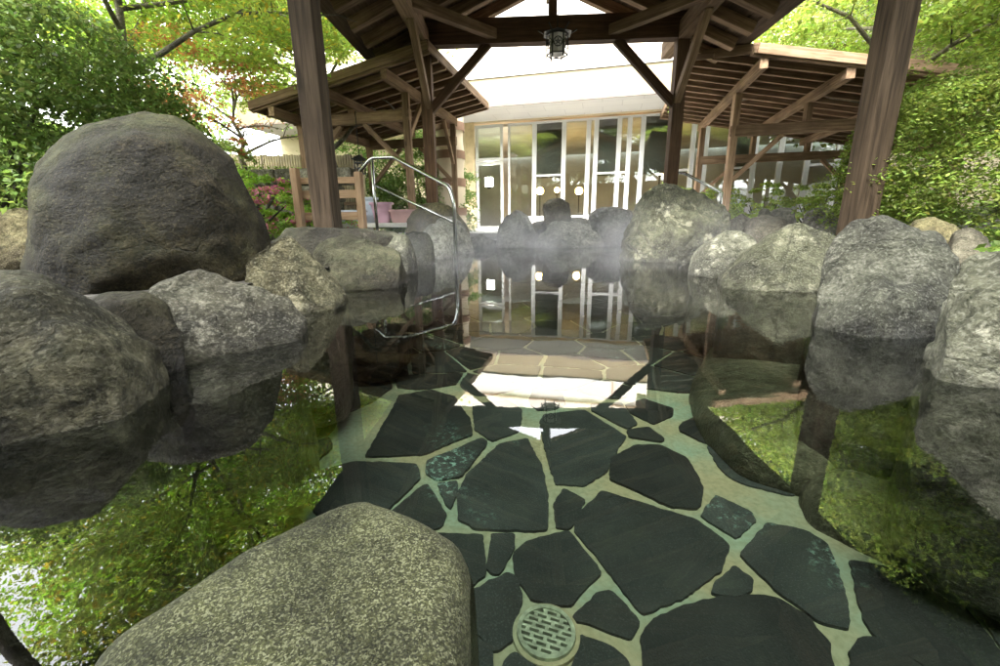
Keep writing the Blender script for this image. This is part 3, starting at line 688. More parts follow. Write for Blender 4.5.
for i in range(6):
    an = math.pi / 3 * (i + .5); rr = LR * .86; bm = bmesh.new(); seg = 24
    mt = Matrix.Translation((math.cos(an) * rr, math.sin(an) * rr, 0)) @ Matrix.Rotation(an, 4, 'Z') @ Matrix.Rotation(math.pi / 2, 4, 'Y')
    for cx, cy, ro, ri in [(0, 0, .055, .046), (0, 0, .014, .006)] + [(.03 * math.cos(j * 2 * math.pi / 5), .03 * math.sin(j * 2 * math.pi / 5), .018, .013) for j in range(5)]:
        a_ = [bm.verts.new(mt @ Vector((cx + ro * math.cos(t * 2 * math.pi / seg), cy + ro * math.sin(t * 2 * math.pi / seg), .006))) for t in range(seg)]
        b_ = [bm.verts.new(mt @ Vector((cx + ri * math.cos(t * 2 * math.pi / seg), cy + ri * math.sin(t * 2 * math.pi / seg), .006))) for t in range(seg)]
        for t in range(seg): bm.faces.new((a_[t], a_[(t + 1) % seg], b_[(t + 1) % seg], b_[t]))
    from_bm('tracery', bm, IRON, la, Matrix.Translation((LX, LY, LZ)))
bm = bmesh.new(); bmesh.ops.create_cone(bm, segments=6, radius1=LR * .82, radius2=LR * .82, depth=LH * .96, cap_ends=True); from_bm('shade', bm, paper, la, Matrix.Translation((LX, LY, LZ)))
bm = bmesh.new()
bmesh.ops.create_cone(bm, segments=6, radius1=LR * 1.45, radius2=LR * .25, depth=.06, cap_ends=True, matrix=Matrix.Translation((0, 0, LH / 2 + .035)))
for i in range(6):
    a0 = math.pi / 3 * i; bm_box(bm, (math.cos(a0) * LR * 1.5, math.sin(a0) * LR * 1.5, LH / 2 + .03), (.09, .012, .012), Matrix.Rotation(a0, 4, 'Z') @ Matrix.Rotation(R(-28), 4, 'Y'))
from_bm('cap', bm, IRON, la, Matrix.Translation((LX, LY, LZ)))

# ------------------------------------------------------------------ side sheds
AZ = R(11); u_ = Vector((math.cos(AZ), -math.sin(AZ), 0)); v_ = Vector((math.sin(AZ), math.cos(AZ), 0))
def shed(o, slope, outline, purlins, v0, v1, posts, label, cross, spacing=.30):
    """o: world point on the underside of the rafters; outline: (u,v) polygon of the roof; slope dz/du"""
    O = Vector(o); e = empty('walkway_shed', (O.x, O.y, .1), label, 'shed')
    def W(a, b, dz=0): return O + u_ * a + v_ * b + Vector((0, 0, a * slope + dz))
    upn = (Vector((0, 0, 1)) - u_ * slope).normalized()
    us = [p[0] for p in outline]; vv = [p[1] for p in outline]
    b = min(vv) + .05
    while b < max(vv):
        P = clip(clip(outline, 0, 1, b + .001), 0, -1, -(b - .001))
        if len(P) > 1:
            a0, a1 = min(p[0] for p in P), max(p[0] for p in P)
            if a1 - a0 > .15: beam('rafter', W(a0, b, .045), W(a1, b, .045), .055, .09, WOOD, e, up=upn)
        b += spacing
    for name, z0, z1, mat in (('roof_boarding', .095, .115, BOARD), ('roof_covering', .12, .15, ROOFING)):
        k = len(outline)
        V = [W(a, b, z0) for a, b in outline] + [W(a, b, z1) for a, b in outline]
        mesh(name, V, [tuple(range(k))[::-1], tuple(range(k, 2 * k))] + [(i, (i + 1) % k, k + (i + 1) % k, k + i) for i in range(k)], mat, e)
    for i in range(len(outline)):
        a, b = outline[i], outline[(i + 1) % len(outline)]
        beam('fascia', W(*a, .085), W(*b, .085), .025, .12, WOOD, e)
    for a in purlins:
        beam('purlin', W(a, v0, -.065), W(a, v1, -.065), .10, .13, WOOD, e)
    for a, b in posts:
        p = W(a, b, -.13); beam('post', (p.x, p.y, .05), p, .105, .105, WOOD, e)
    for (a0, a1, b, z) in cross:
        p = O + u_ * a0 + v_ * b; q = O + u_ * a1 + v_ * b
        beam('cross_beam', (p.x, p.y, z), (q.x, q.y, z), .10, .16, WOOD, e, ext=.06)
        for a in purlins:
            if a0 - .05 < a < a1 + .05 and W(a, b, -.13).z > z + .12 and (a, b) not in posts: beam('stub_post', (W(a, b).x, W(a, b).y, z + .08), W(a, b, -.13), .09, .09, WOOD, e)
        for (a, bb) in posts:
            if abs(bb - b) < .01:
                s = 1 if a < (a0 + a1) / 2 else -1
                c = O + u_ * a + v_ * b
                if abs(a1 - a0) > 1.2: beam('knee_brace', Vector((c.x, c.y, z - .75)) + u_ * s * .05, Vector((c.x, c.y, z - .08)) + u_ * s * .72, .06, .07, WOOD, e)
    return e, W
LSo = (-1.83, 6.30, 2.36)
ls, LW = shed(LSo, .18, [(-2.2, -.05), (.66, -.05), (.66, 2.95), (-2.2, 2.95)], (0, -.92, -1.85), -.02, 2.85,
          [(0, .62), (0, 2.7), (-1.85, .62), (-1.85, 2.7)], 'low timber walkway roof on slim posts left of the pavilion', [(-1.85, 0, .62, 1.93), (-1.85, 0, 2.7, 1.93)])
for a in (0,):
    c = LW(a, .62); beam('knee_brace', Vector((c.x, c.y, 1.65)) + v_ * .05, Vector((c.x, c.y, 2.2)) + v_ * .55, .06, .07, WOOD, ls)
    c = LW(a, 2.7); beam('knee_brace', Vector((c.x, c.y, 1.5)) - v_ * .05, Vector((c.x, c.y, 2.2)) - v_ * .5, .06, .07, WOOD, ls)
RSo = (3.22, 6.42, 2.40)
rs, RW = shed(RSo, -.20, [(-.10, -.04), (4.6, -.04), (4.6, 4.1), (-.84, 4.1), (-.84, .50)], (0, 1.02, 2.04, 3.06), .0, 4.0,
          [(0, 1.15), (0, 3.7), (3.06, 1.15), (3.06, 3.7)], 'low timber walkway roof on slim posts right of the pavilion', [(0, 3.06, 1.15, 1.72), (0, 3.06, 3.7, 1.62)])

# ------------------------------------------------------------------ bathhouse
bo = Vector((-1.41, 12.40, .18))
bh = empty('bathhouse', bo, 'cream single storey bathhouse front with white framed glass wall and deep parapet', 'bathhouse')
bh.rotation_euler.z = -AZ
BM = Matrix.Translation(bo) @ Matrix.Rotation(-AZ, 4, 'Z')
def bpt(x, y, s=0):
    """facade coordinates (along, up) of a pixel"""
    d = Vector(ray(x, y)); P = Vector(CAM); t = (bo + v_ * s - P).dot(v_) / d.dot(v_); q = BM.inverted() @ (P + d * t); return q.x, q.z
def bbox_(name, x0, x1, y0, y1, z0, z1, mat, parent=bh, bev=0):
    bm = bmesh.new(); bm_box(bm, (0, 0, 0), (x1 - x0, y1 - y0, z1 - z0), bev=bev)
    return from_bm(name, bm, mat, parent, BM @ Matrix.Translation(((x0 + x1) / 2, (y0 + y1) / 2, (z0 + z1) / 2)))
GT = 2.74; FZ = .02; SILL = .30
GX0, GX1 = -.05, 9.2
bbox_('wall', -6.0, GX0 - .0, -.0, .25, -.15, 2.95, CREAM)
bbox_('wall', GX1, 14, 0, .25, -.15, 2.95, CREAM)
bbox_('lintel', GX0 + .002, GX1 - .002, .0, .22, GT + .04, 2.95, CREAM)
def panelm():
    m, n, l = newmat('parapet_panel'); p = out_principled(n, l); tc = n.new('ShaderNodeTexCoord')
    a = N(n, 'TexNoise', Scale=1.2, Detail=6.); l.new(tc.outputs['Object'], a.inputs[0])
    r = ramp(n, [(.35, (.20, .155, .085)), (.65, (.24, .19, .11))]); l.new(a.outputs[0], r.inputs[0])
    b = n.new('ShaderNodeTexBrick'); b.offset = 0; b.inputs['Scale'].default_value = 1; b.inputs['Brick Width'].default_value = 1.8; b.inputs['Row Height'].default_value = 3; b.inputs['Mortar Size'].default_value = .008
    l.new(vmul(n, l, tc.outputs['Object'], (1, 1, 1)), b.inputs[0])
    l.new(mixc(n, l, b.outputs['Fac'], r.outputs[0], (.2, .17, .12)), p.inputs['Base Color']); p.inputs['Roughness'].default_value = .7
    return m
def sofm():
    m, n, l = newmat('soffit_tiles'); p = out_principled(n, l); tc = n.new('ShaderNodeTexCoord')
    b = n.new('ShaderNodeTexBrick'); b.offset = .5; b.inputs['Scale'].default_value = 1; b.inputs['Brick Width'].default_value = .9; b.inputs['Row Height'].default_value = .45; b.inputs['Mortar Size'].default_value = .006
    b.inputs['Color1'].default_value = (.52, .50, .46, 1); b.inputs['Color2'].default_value = (.49, .47, .44, 1); b.inputs['Mortar'].default_value = (.34, .32, .30, 1)
    l.new(tc.outputs['Object'], b.inputs[0]); l.new(b.outputs[0], p.inputs['Base Color']); p.inputs['Roughness'].default_value = .8
    return m
bbox_('soffit', -6, 14, -1.42, .2, 2.82, 2.86, sofm())
pp = bbox_('parapet', -6, 14, -1.5, -1.42, 2.80, 3.38, panelm())
bbox_('gutter', -6.02, 14.02, -1.54, -1.5, 2.77, 2.82, plain('gutter_brown', (.12, .09, .07)))
bbox_('roof_slab', -6, 14, -1.42, 5.66, 2.95, 3.10, SOFFIT)  # stops short of the back wall: added slot lets daylight inside
uw = bbox_('upper_wall', -6, 14, .25, .5, 3.10, 5.35, UPWALL)
bbox_('cornice', -6.02, 14.02, .18, .25, 4.75, 4.80, plain('cornice_brown', (.30, .20, .12)))
bbox_('parapet_coping', -6.02, 14.02, -1.53, -1.40, 3.38, 3.42, WHITEF)
bbox_('downpipe', 4.15, 4.19, .2, .25, 3.3, 5.3, plain('pipe_brown', (.4, .3, .2)))
# interior
FLI = plain('bath_interior_floor', (.35, .33, .30), .3); INW = plain('interior_wall_brown', (.62, .64, .60), .7, 0, .15, 1.)
bbox_('interior_floor', -5.9, 13.9, .25, 6, -.04, .0, FLI); bbox_('interior_wall', -5.9, 13.9, 5.8, 6, 0, 2.82, INW)
bbox_('side_wall', -6.0, -5.75, .25, 5.8, -.1, 2.94, CREAM); bbox_('side_wall', 13.75, 14, .25, 5.8, -.1, 2.94, CREAM)
bbox_('interior_ceiling', -5.7, 13.7, .28, 5.66, 2.72, 2.80, INW)  # leaves the added daylight slot open at the back
SCREEN = plain('blind_beige', (.24, .21, .17), .8, 0, .04, 2.)
GL = glass_mat('window_glass', (.80, .86, .84), 1.75)
def frame_rect(name, x0, x1, z0, z1, t, y0, y1, mat, parent=bh):
    bm = bmesh.new()
    for (a, b, c, d) in ((x0, x0 + t, z0, z1), (x1 - t, x1, z0, z1), (x0 + t, x1 - t, z0, z0 + t), (x0 + t, x1 - t, z1 - t, z1)):
        bm_box(bm, ((a + b) / 2, (y0 + y1) / 2, (c + d) / 2), (b - a, y1 - y0, d - c))
    return from_bm(name, bm, mat, parent, BM)
def X(px, y=180): return bpt(px, y)[0]
ztop = GT
xs = [X(p) for p in (476, 503)]
dz1 = bpt(489, 162)[1]
dr_ = frame_rect('door', xs[0], xs[1], FZ, dz1, .075, .02, .08, WHITEF)
bbox_('door_glass', xs[0] + .07, xs[1] - .07, .045, .055, FZ + .07, dz1 - .07, GL, dr_)
tr_ = frame_rect('transom_window', xs[0], xs[1], dz1 + .03, ztop, .075, .02, .08, WHITEF)
bbox_('pane', xs[0] + .07, xs[1] - .07, .045, .055, dz1 + .10, ztop - .07, GL, tr_)
bars = [508, 534, 563, 587, 594.5, 617, 627, 640, 668, 690, 703, 728, 752, 778, 805, 835, 870, 910]
for i in range(len(bars) - 1):
    x0, x1 = X(bars[i]), X(bars[i + 1])
    wd = frame_rect('window', x0, x1 - .004, SILL, ztop, .055, .02, .09, WHITEF)
    bbox_('pane', x0 + .05, x1 - .054, .05, .06, SILL + .05, ztop - .05, GL, wd)
    if i in (1, 4, 7, 11): bbox_('roller_blind', x0 + .04, x1 - .05, .16, .17, SILL + 1.05, ztop, SCREEN, wd)
    if i in (1, 4, 5, 8, 11, 14):
        zz = bpt(550, 176)[1]; bbox_('sash_bar', x0 + .055, x1 - .059, .03, .075, zz, zz + .05, WHITEF, wd)
bbox_('plinth', xs[1] + .02, GX1, -.03, .2, -.15, SILL - .003, plain('plinth_pale', (.6, .58, .54)))
bbox_('door_step', xs[0] - .15, xs[1] + .1, -.45, .0, -.06, .015, plain('step_pale', (.6, .58, .54)))
bbox_('pilaster', GX0 - .02, xs[0] - .01, -.04, .0, -.06, 2.81, plain('pilaster_tan', (.55, .42, .25)))
# terrace paving between pool and building
def terr():
    m, n, l = newmat('terrace_tile'); p = out_principled(n, l); ge = n.new('ShaderNodeNewGeometry')
    b = n.new('ShaderNodeTexBrick'); b.offset = 0; b.inputs['Scale'].default_value = 1; b.inputs['Brick Width'].default_value = .4; b.inputs['Row Height'].default_value = .4; b.inputs['Mortar Size'].default_value = .006
    b.inputs['Color1'].default_value = (.46, .45, .42, 1); b.inputs['Color2'].default_value = (.40, .39, .37, 1); b.inputs['Mortar'].default_value = (.25, .25, .23, 1)
    l.new(ge.outputs['Position'], b.inputs[0]); l.new(b.outputs[0], p.inputs['Base Color']); p.inputs['Roughness'].default_value = .5
    return m
bm = bmesh.new(); bm_box(bm, (0, 0, 0), (15, 5.2, .1)); tag(from_bm('terrace', bm, terr(), None, Matrix.Translation((1.8, 9.9, .12)) @ Matrix.Rotation(-AZ, 4, 'Z')), kind='structure')
# wall lamp beside the door and globe lamps inside
def bworld(x, y, z): return BM @ Vector((x, y, z))
LAMPW = emit('lamp_warm', (1, .55, .18), 9); LAMPC = emit('lamp_cool', (1, .93, .78), 10)
for i, (px, py, s, lb) in enumerate([(489, 182, 1.5, 'square white paper wall lamp glowing inside the glass door'), (540, 191, 1.6, 'warm globe lamp seen through the window left of the upright tan block'),
      (579, 191, 1.6, 'warm globe lamp seen through the window above the craggy boulder'), (660, 171, 1.2, 'warm globe lamp higher up beside the far right roof post'), (557, 190, 2.2, 'dim warm globe lamp deeper inside, second from the glass door')]):
    x, z = bpt(px, py, s); p = bworld(x, s, z)
    e = empty('wall_lamp' if i == 0 else 'globe_lamp', p, lb, 'lamp', None if i == 0 else 'lamps lit inside the bathhouse')
    bm = bmesh.new()
    if i == 0:
        bm_box(bm, (0, 0, 0), (.24, .12, .26), bev=.01); from_bm('shade', bm, LAMPC, e, Matrix.Translation(p))
        bm = bmesh.new(); bm_box(bm, (0, 0, -.16), (.12, .10, .06)); bm_box(bm, (0, .08, 0), (.1, .05, .4)); from_bm('bracket', bm, IRON, e, Matrix.Translation(p))
    else:
        bmesh.ops.create_uvsphere(bm, u_segments=24, v_segments=14, radius=.11 if i < 4 else .08); from_bm('globe', bm, LAMPW, e, Matrix.Translation(p), smooth=True)
        bm = bmesh.new(); bmesh.ops.create_cone(bm, segments=16, radius1=.05, radius2=.05, depth=.05, cap_ends=True, matrix=Matrix.Translation((0, 0, -.12))); bm_box(bm, (0, 0, -.14 - (p.z - .3) / 2), (.025, .025, p.z - .3)); from_bm('stand', bm, IRON, e, Matrix.Translation(p))
# white washing stools inside the window
for i, (px, lb) in enumerate([(519, 'white plastic stool behind the window right of the door'), (578, 'white plastic stool behind the window above the craggy boulder'), (590, 'white plastic stool left of the squat brown boulder'), (606, 'white plastic stool behind the window above the squat brown boulder')]):
    x, z = bpt(px, 215, .35); p = bworld(x, .35, 0.0)
    bm = bmesh.new(); bm_box(bm, (0, 0, .40), (.30, .26, .04), bev=.01)
    for a, b in ((-1, -1), (1, -1), (-1, 1), (1, 1)): bm_box(bm, (a * .12, b * .1, .19), (.035, .035, .38))
    tag(from_bm('stool', bm, WHITEF, None, Matrix.Translation(p) @ Matrix.Rotation(-AZ, 4, 'Z')), lb, 'stool', 'white stools inside the bathhouse')

# ------------------------------------------------------------------ handrail
hr = empty('handrail', (-.6, 4.08, 0), 'bent stainless steel handrail stepping down into the water on the left bank', 'handrail')
tp = [(-1.98, 5.25, .86), (-1.74, 5.2, 1.08), (-1.46, 5.18, 1.08), (-.66, 4.12, .655), (-.615, 4.08, .50), (-.615, 4.08, -.48)]
tube('top_rail', arc(tp, .05), .019, STEEL, hr)
tube('rear_post', [(-1.73, 5.19, .08), (-1.73, 5.19, 1.07)], .018, STEEL, hr)
tube('mid_rail', [(-1.72, 5.19, .78), (-.62, 4.08, .33)], .013, STEEL, hr)
h2 = empty('handrail', (2.5, 6.6, 0), 'pale steel handrail under the right walkway roof, behind the far right roof post', 'handrail')
P_ = [aty(668, 173, 6.6), aty(684, 173, 6.6), aty(722, 193, 6.2)]
tube('top_rail', [P_[0] - np.array([0, 0, .6]), P_[0], P_[1], P_[2], P_[2] - np.array([0, 0, .4])], .02, STEEL, h2)
# ------------------------------------------------------------------ left corner furniture
dk_ = plain('bench_pale', (.62, .60, .56), .6)
bm = bmesh.new(); bm_box(bm, (0, 0, .32), (1.7, .7, .06), bev=.01)
for a in (-.75, 0, .75): bm_box(bm, (a, 0, .19), (.08, .6, .2))
tag(from_bm('low_bench', bm, dk_, None, Matrix.Translation((-2.25, 6.15, .0))), 'low pale bench under the left walkway roof carrying the baskets', 'bench')
def tub(name, c, r0, r1, h, mat, label, sq=4., group=None):
    bm = bmesh.new(); seg = 40; rings = []
    prof = [(r0 * .97, 0), (r0, .01), (r1, h), (r1 + .02, h), (r1 + .02, h - .025), (r1 + .018, h + .006), (r1 - .012, h + .006), (r0 - .012, .02)]
    for r, z in prof:
        ring_ = []
        for i in range(seg):
            t = 2 * math.pi * i / seg; k = (abs(math.cos(t)) ** sq + abs(math.sin(t)) ** sq) ** (-1 / sq)
            ring_.append(bm.verts.new((r * k * math.cos(t), r * k * math.sin(t) * .75, z)))
        rings.append(ring_)
    for a, b in zip(rings, rings[1:]):
        for i in range(seg): bm.faces.new((a[i], a[(i + 1) % seg], b[(i + 1) % seg], b[i]))
    bm.faces.new(rings[-1]); bm.faces.new(rings[0][::-1])
    return tag(from_bm(name, bm, mat, None, Matrix.Translation(c), smooth=False), label, 'tub', group)
BLUE = plain('plastic_pale_blue', (.42, .46, .54), .45, bump=0); PINK = plain('plastic_pink', (.45, .27, .34), .45, bump=0); ROSE = plain('plastic_rose', (.38, .22, .22), .45, bump=0)
tub('basket', (-2.36, 6.0, .351), .17, .20, .17, BLUE, 'wide pale blue plastic basket on the low bench', group='plastic tubs on the low bench')
tub('basket', (-2.22, 6.35, .351), .10, .12, .36, BLUE, 'tall pale blue plastic tub behind the wide basket', group='plastic tubs on the low bench')
tub('bucket', (-1.93, 6.05, .351), .10, .14, .27, PINK, 'lilac pink plastic bucket behind the handrail post', group='plastic tubs on the low bench')
tub('basket', (-1.66, 6.1, .351), .14, .17, .17, ROSE, 'rose coloured plastic basket beside the pink bucket', group='plastic tubs on the low bench')
# light wooden rail gate
wg = empty('wooden_rail', (-2.2, 4.75, .1), 'fresh pale wooden rail with flat boards behind the near left roof post', 'wooden rail')
g0, g1 = aty(358, 172, 4.9), aty(362, 222, 4.9)
beam('post', (g0[0], 4.9, .1), (g0[0], 4.9, g0[2]), .07, .10, WOOD_L, wg)
beam('post', (g0[0] - .72, 4.9, .1), (g0[0] - .72, 4.9, g0[2] + .05), .07, .10, WOOD_L, wg)
for yy in (180, 194, 216):
    q = aty(345, yy, 4.93); beam('board', (g0[0] - .80, 4.955, q[2]), (g0[0] + .02, 4.955, q[2]), .025, .09 if yy > 180 else .07, WOOD_L, wg)
# tall round tub tower between posts
TB = aty(452, 200, 9.6); tb = empty('barrel_tower', (TB[0], 9.6, .17), 'tall cream round tank with brown hoops between the left posts and the glass door', 'tank')
cb = plain('tank_cream', (.62, .52, .38), .6, 0, .08, 3.); hb = plain('tank_hoop', (.22, .13, .08), .6)
bm = bmesh.new(); rings = []
for k in range(25):
    z = k * .1; r = .29 + .014 * math.sin(k * .9)
    rings.append([bm.verts.new((r * math.cos(i * math.pi / 18), r * math.sin(i * math.pi / 18), z)) for i in range(36)])
for a, b in zip(rings, rings[1:]):
    for i in range(36): bm.faces.new((a[i], a[(i + 1) % 36], b[(i + 1) % 36], b[i]))
bm.faces.new(rings[-1]); from_bm('barrel', bm, cb, tb, Matrix.Translation((TB[0], 9.6, .17)), smooth=True)
for z in (.35, .95, 1.5, 2.05):
    bm = bmesh.new(); R2 = []
    for r, zz in ((.295, z), (.318, z), (.318, z + .16), (.295, z + .16)): R2.append([bm.verts.new((r * math.cos(i * math.pi / 24), r * math.sin(i * math.pi / 24), zz)) for i in range(48)])
    for a in range(4):
        for i in range(48): bm.faces.new((R2[a][i], R2[a][(i + 1) % 48], R2[(a + 1) % 4][(i + 1) % 48], R2[(a + 1) % 4][i]))
    from_bm('hoop', bm, hb, tb, Matrix.Translation((TB[0], 9.6, .17)))
# small lanterns under the sheds
def small_lantern(p, drop, label):
    e = empty('hanging_lantern', p, label, 'lantern'); p = Vector(p)
    bm = bmesh.new()
    for i in range(4): bm_box(bm, (.06 * (1 if i % 2 else -1), .06 * (1 if i < 2 else -1), 0), (.014, .014, .2))
    for z in (-.1, -.02, .06, .1): bm_box(bm, (0, 0, z), (.134, .134, .012))
    from_bm('frame', bm, IRON, e, Matrix.Translation(p))
    bm = bmesh.new(); bmesh.ops.create_cone(bm, segments=4, radius1=.14, radius2=.02, depth=.07, cap_ends=True, matrix=Matrix.Translation((0, 0, .14)) @ Matrix.Rotation(R(45), 4, 'Z')); from_bm('cap', bm, IRON, e, Matrix.Translation(p))
    tube('hook', [p + Vector((0, 0, .16)), p + Vector((0, 0, drop))], .006, IRON, e)
q = aty(360, 167, 6.9); small_lantern(tuple(q), 2.0 - q[2], 'small dark lantern hanging under the left walkway roof')
#_lantern(tuple(q), 1.75 - q[2], 'small dark lantern hanging under the right walkway roof')
# added dark board fence out of view behind the viewer, darkens the near end
nf = empty('added_shade_fence', (.2, -1.7, .1), 'added dark board fence out of view behind the viewer, shading the near end of the pool', 'fence')
bm = bmesh.new(); x = -4.6
while x < 5.0: bm_box(bm, (x, -1.7, 1.25), (.145, .025, 2.4), bev=.003); x += .15
from_bm('boards', bm, WOOD_D, nf, wm(nf) @ Matrix.Translation((-.2, 1.7, -.1)))
for x in (-4.6, -2.2, .2, 2.6, 5.0): beam('post', (x, -1.62, 0), (x, -1.62, 2.5), .12, .12, WOOD_D, nf)
beam('rail', (-4.7, -1.66, 2.48), (5.1, -1.66, 2.48), .16, .08, WOOD_D, nf)
# bamboo fence and stone wall on the left slope
bf = empty('bamboo_fence', (-4, 7.9, .1), 'pale upright bamboo fence behind the left garden slope', 'fence')
bam = plain('bamboo', (.46, .38, .24), .6, 0, .25, 3.)
bm = bmesh.new(); x = -6.6
while x < -3.0:
    zb = gz(x, 8.6) - .2; bmesh.ops.create_cone(bm, segments=7, radius1=.028, radius2=.026, depth=1.5, cap_ends=True, matrix=Matrix.Translation((x, 8.6 - (x + 4) * .12, .9 + zb * .3 + rnd.uniform(-.02, .02)))); x += .056
from_bm('bamboo_slats', bm, bam, bf)
for z in (.75, 1.35): beam('rail', (-6.6, 8.86, z), (-3.0, 8.46, z), .05, .06, WOOD, bf)
m_sw = rock_mat('stone_wall', (.16, .14, .10), (.34, .31, .24), (.48, .45, .36), scale=1.6, mossf=.3)
bm = bmesh.new(); rw = random.Random(9)
for row in range(3):
    x = -6.2 + rw.uniform(0, .3)
    while x < -3.0:
        L = rw.uniform(.3, .6); bm_box(bm, (x + L / 2, 6.9 + rw.uniform(-.04, .04), .55 + row * .26), (L - .02, .3, .24), bev=.04); x += L
tag(from_bm('stone_wall', bm, m_sw, smooth=False), 'low pale garden wall of stone blocks behind the azalea slope on the left', 'stone wall')

# ------------------------------------------------------------------ foliage
def leaves(name, C, size, mat, parent, cols, up=.6, seed=0, aspect=.55, mw=None, fold=True):
    """C: (n,3) leaf centres, size: (n,), cols (n,3); each leaf is a small rhombus"""
    o_ = np.array(wm(parent).translation) if parent else np.zeros(3)
    keep = np.ones(len(C), bool)
    for O, sl, u0, u1, v0, v1 in ((LSo, .18, -3.5, .8, -.15, 3.1), (RSo, -.20, -1.0, 4.7, -.15, 4.2)):
        q = C + o_ - np.array(O); uu = q @ np.array(u_); vv = q @ np.array(v_)
        keep &= ~((uu > u0) & (uu < u1) & (vv > v0) & (vv < v1) & (q[:, 2] < uu * sl + .28) & (C[:, 2] + o_[2] > 1.3))
    q = C + o_; keep &= ~((np.abs(q[:, 0] - XC) < 2.65) & (q[:, 1] > Y0 - .3) & (q[:, 1] < Y1 + .3) & (q[:, 2] > 1.2) & (q[:, 2] < ZR + .3 - np.abs(q[:, 0] - XC) * RS))
    C, size, cols = C[keep], size[keep], cols[keep]
    rg = np.random.default_rng(seed); n_ = len(C)
    nv = rg.normal(size=(n_, 3)); nv[:, 2] = np.abs(nv[:, 2]) * .6 + up * 2; nv /= np.linalg.norm(nv, axis=1)[:, None]
    a = rg.normal(size=(n_, 3)); a[:, 2] -= .25; a -= nv * (a * nv).sum(1)[:, None]; a /= np.linalg.norm(a, axis=1)[:, None]
    b = np.cross(nv, a); s = size[:, None]
    V = np.stack([C - a * s, C + b * s * aspect + nv * s * .12, C + a * s, C - b * s * aspect + nv * s * .12], 1).reshape(-1, 3)
    me = bpy.data.meshes.new(name); me.vertices.add(n_ * 4); me.vertices.foreach_set('co', V.astype(np.float32).ravel())
    me.loops.add(n_ * 4); me.loops.foreach_set('vertex_index', np.arange(n_ * 4, dtype=np.int32))
    me.polygons.add(n_); me.polygons.foreach_set('loop_start', np.arange(0, n_ * 4, 4, dtype=np.int32))
    me.update(calc_edges=True)
    ca = me.color_attributes.new('tint', 'FLOAT_COLOR', 'POINT'); cc = np.ones((n_ * 4, 4), np.float32); cc[:, :3] = np.repeat(cols, 4, 0)
    ca.data.foreach_set('color', cc.ravel())
    me.materials.append(mat); o = bpy.data.objects.new(name, me); col.objects.link(o); put(o, parent, mw or (wm(parent) if parent else Matrix()))
    return o
LEAF = leaf_mat('leaf', (.66, .66, .66), .55)
BARK = rock_mat('bark', (.14, .12, .09), (.26, .23, .17), (.38, .34, .26), scale=2.5, mossf=.3)
BARK_D = rock_mat('bark_dark', (.03, .025, .02), (.07, .055, .04), (.12, .10, .08), scale=2.5, mossf=.2)
def tint(n_, base, rg, var=.25, warm=None, wf=0):
    c = np.array(base)[None, :] * (1 + rg.normal(size=(n_, 1)) * var) * (1 + rg.normal(size=(n_, 3)) * .08)
    if warm is not None:
        k = rg.random(n_) < wf; c[k] = np.array(warm) * (1 + rg.normal(size=(k.sum(), 1)) * .2)
    return np.clip(c, .005, 1.4).astype(np.float32)
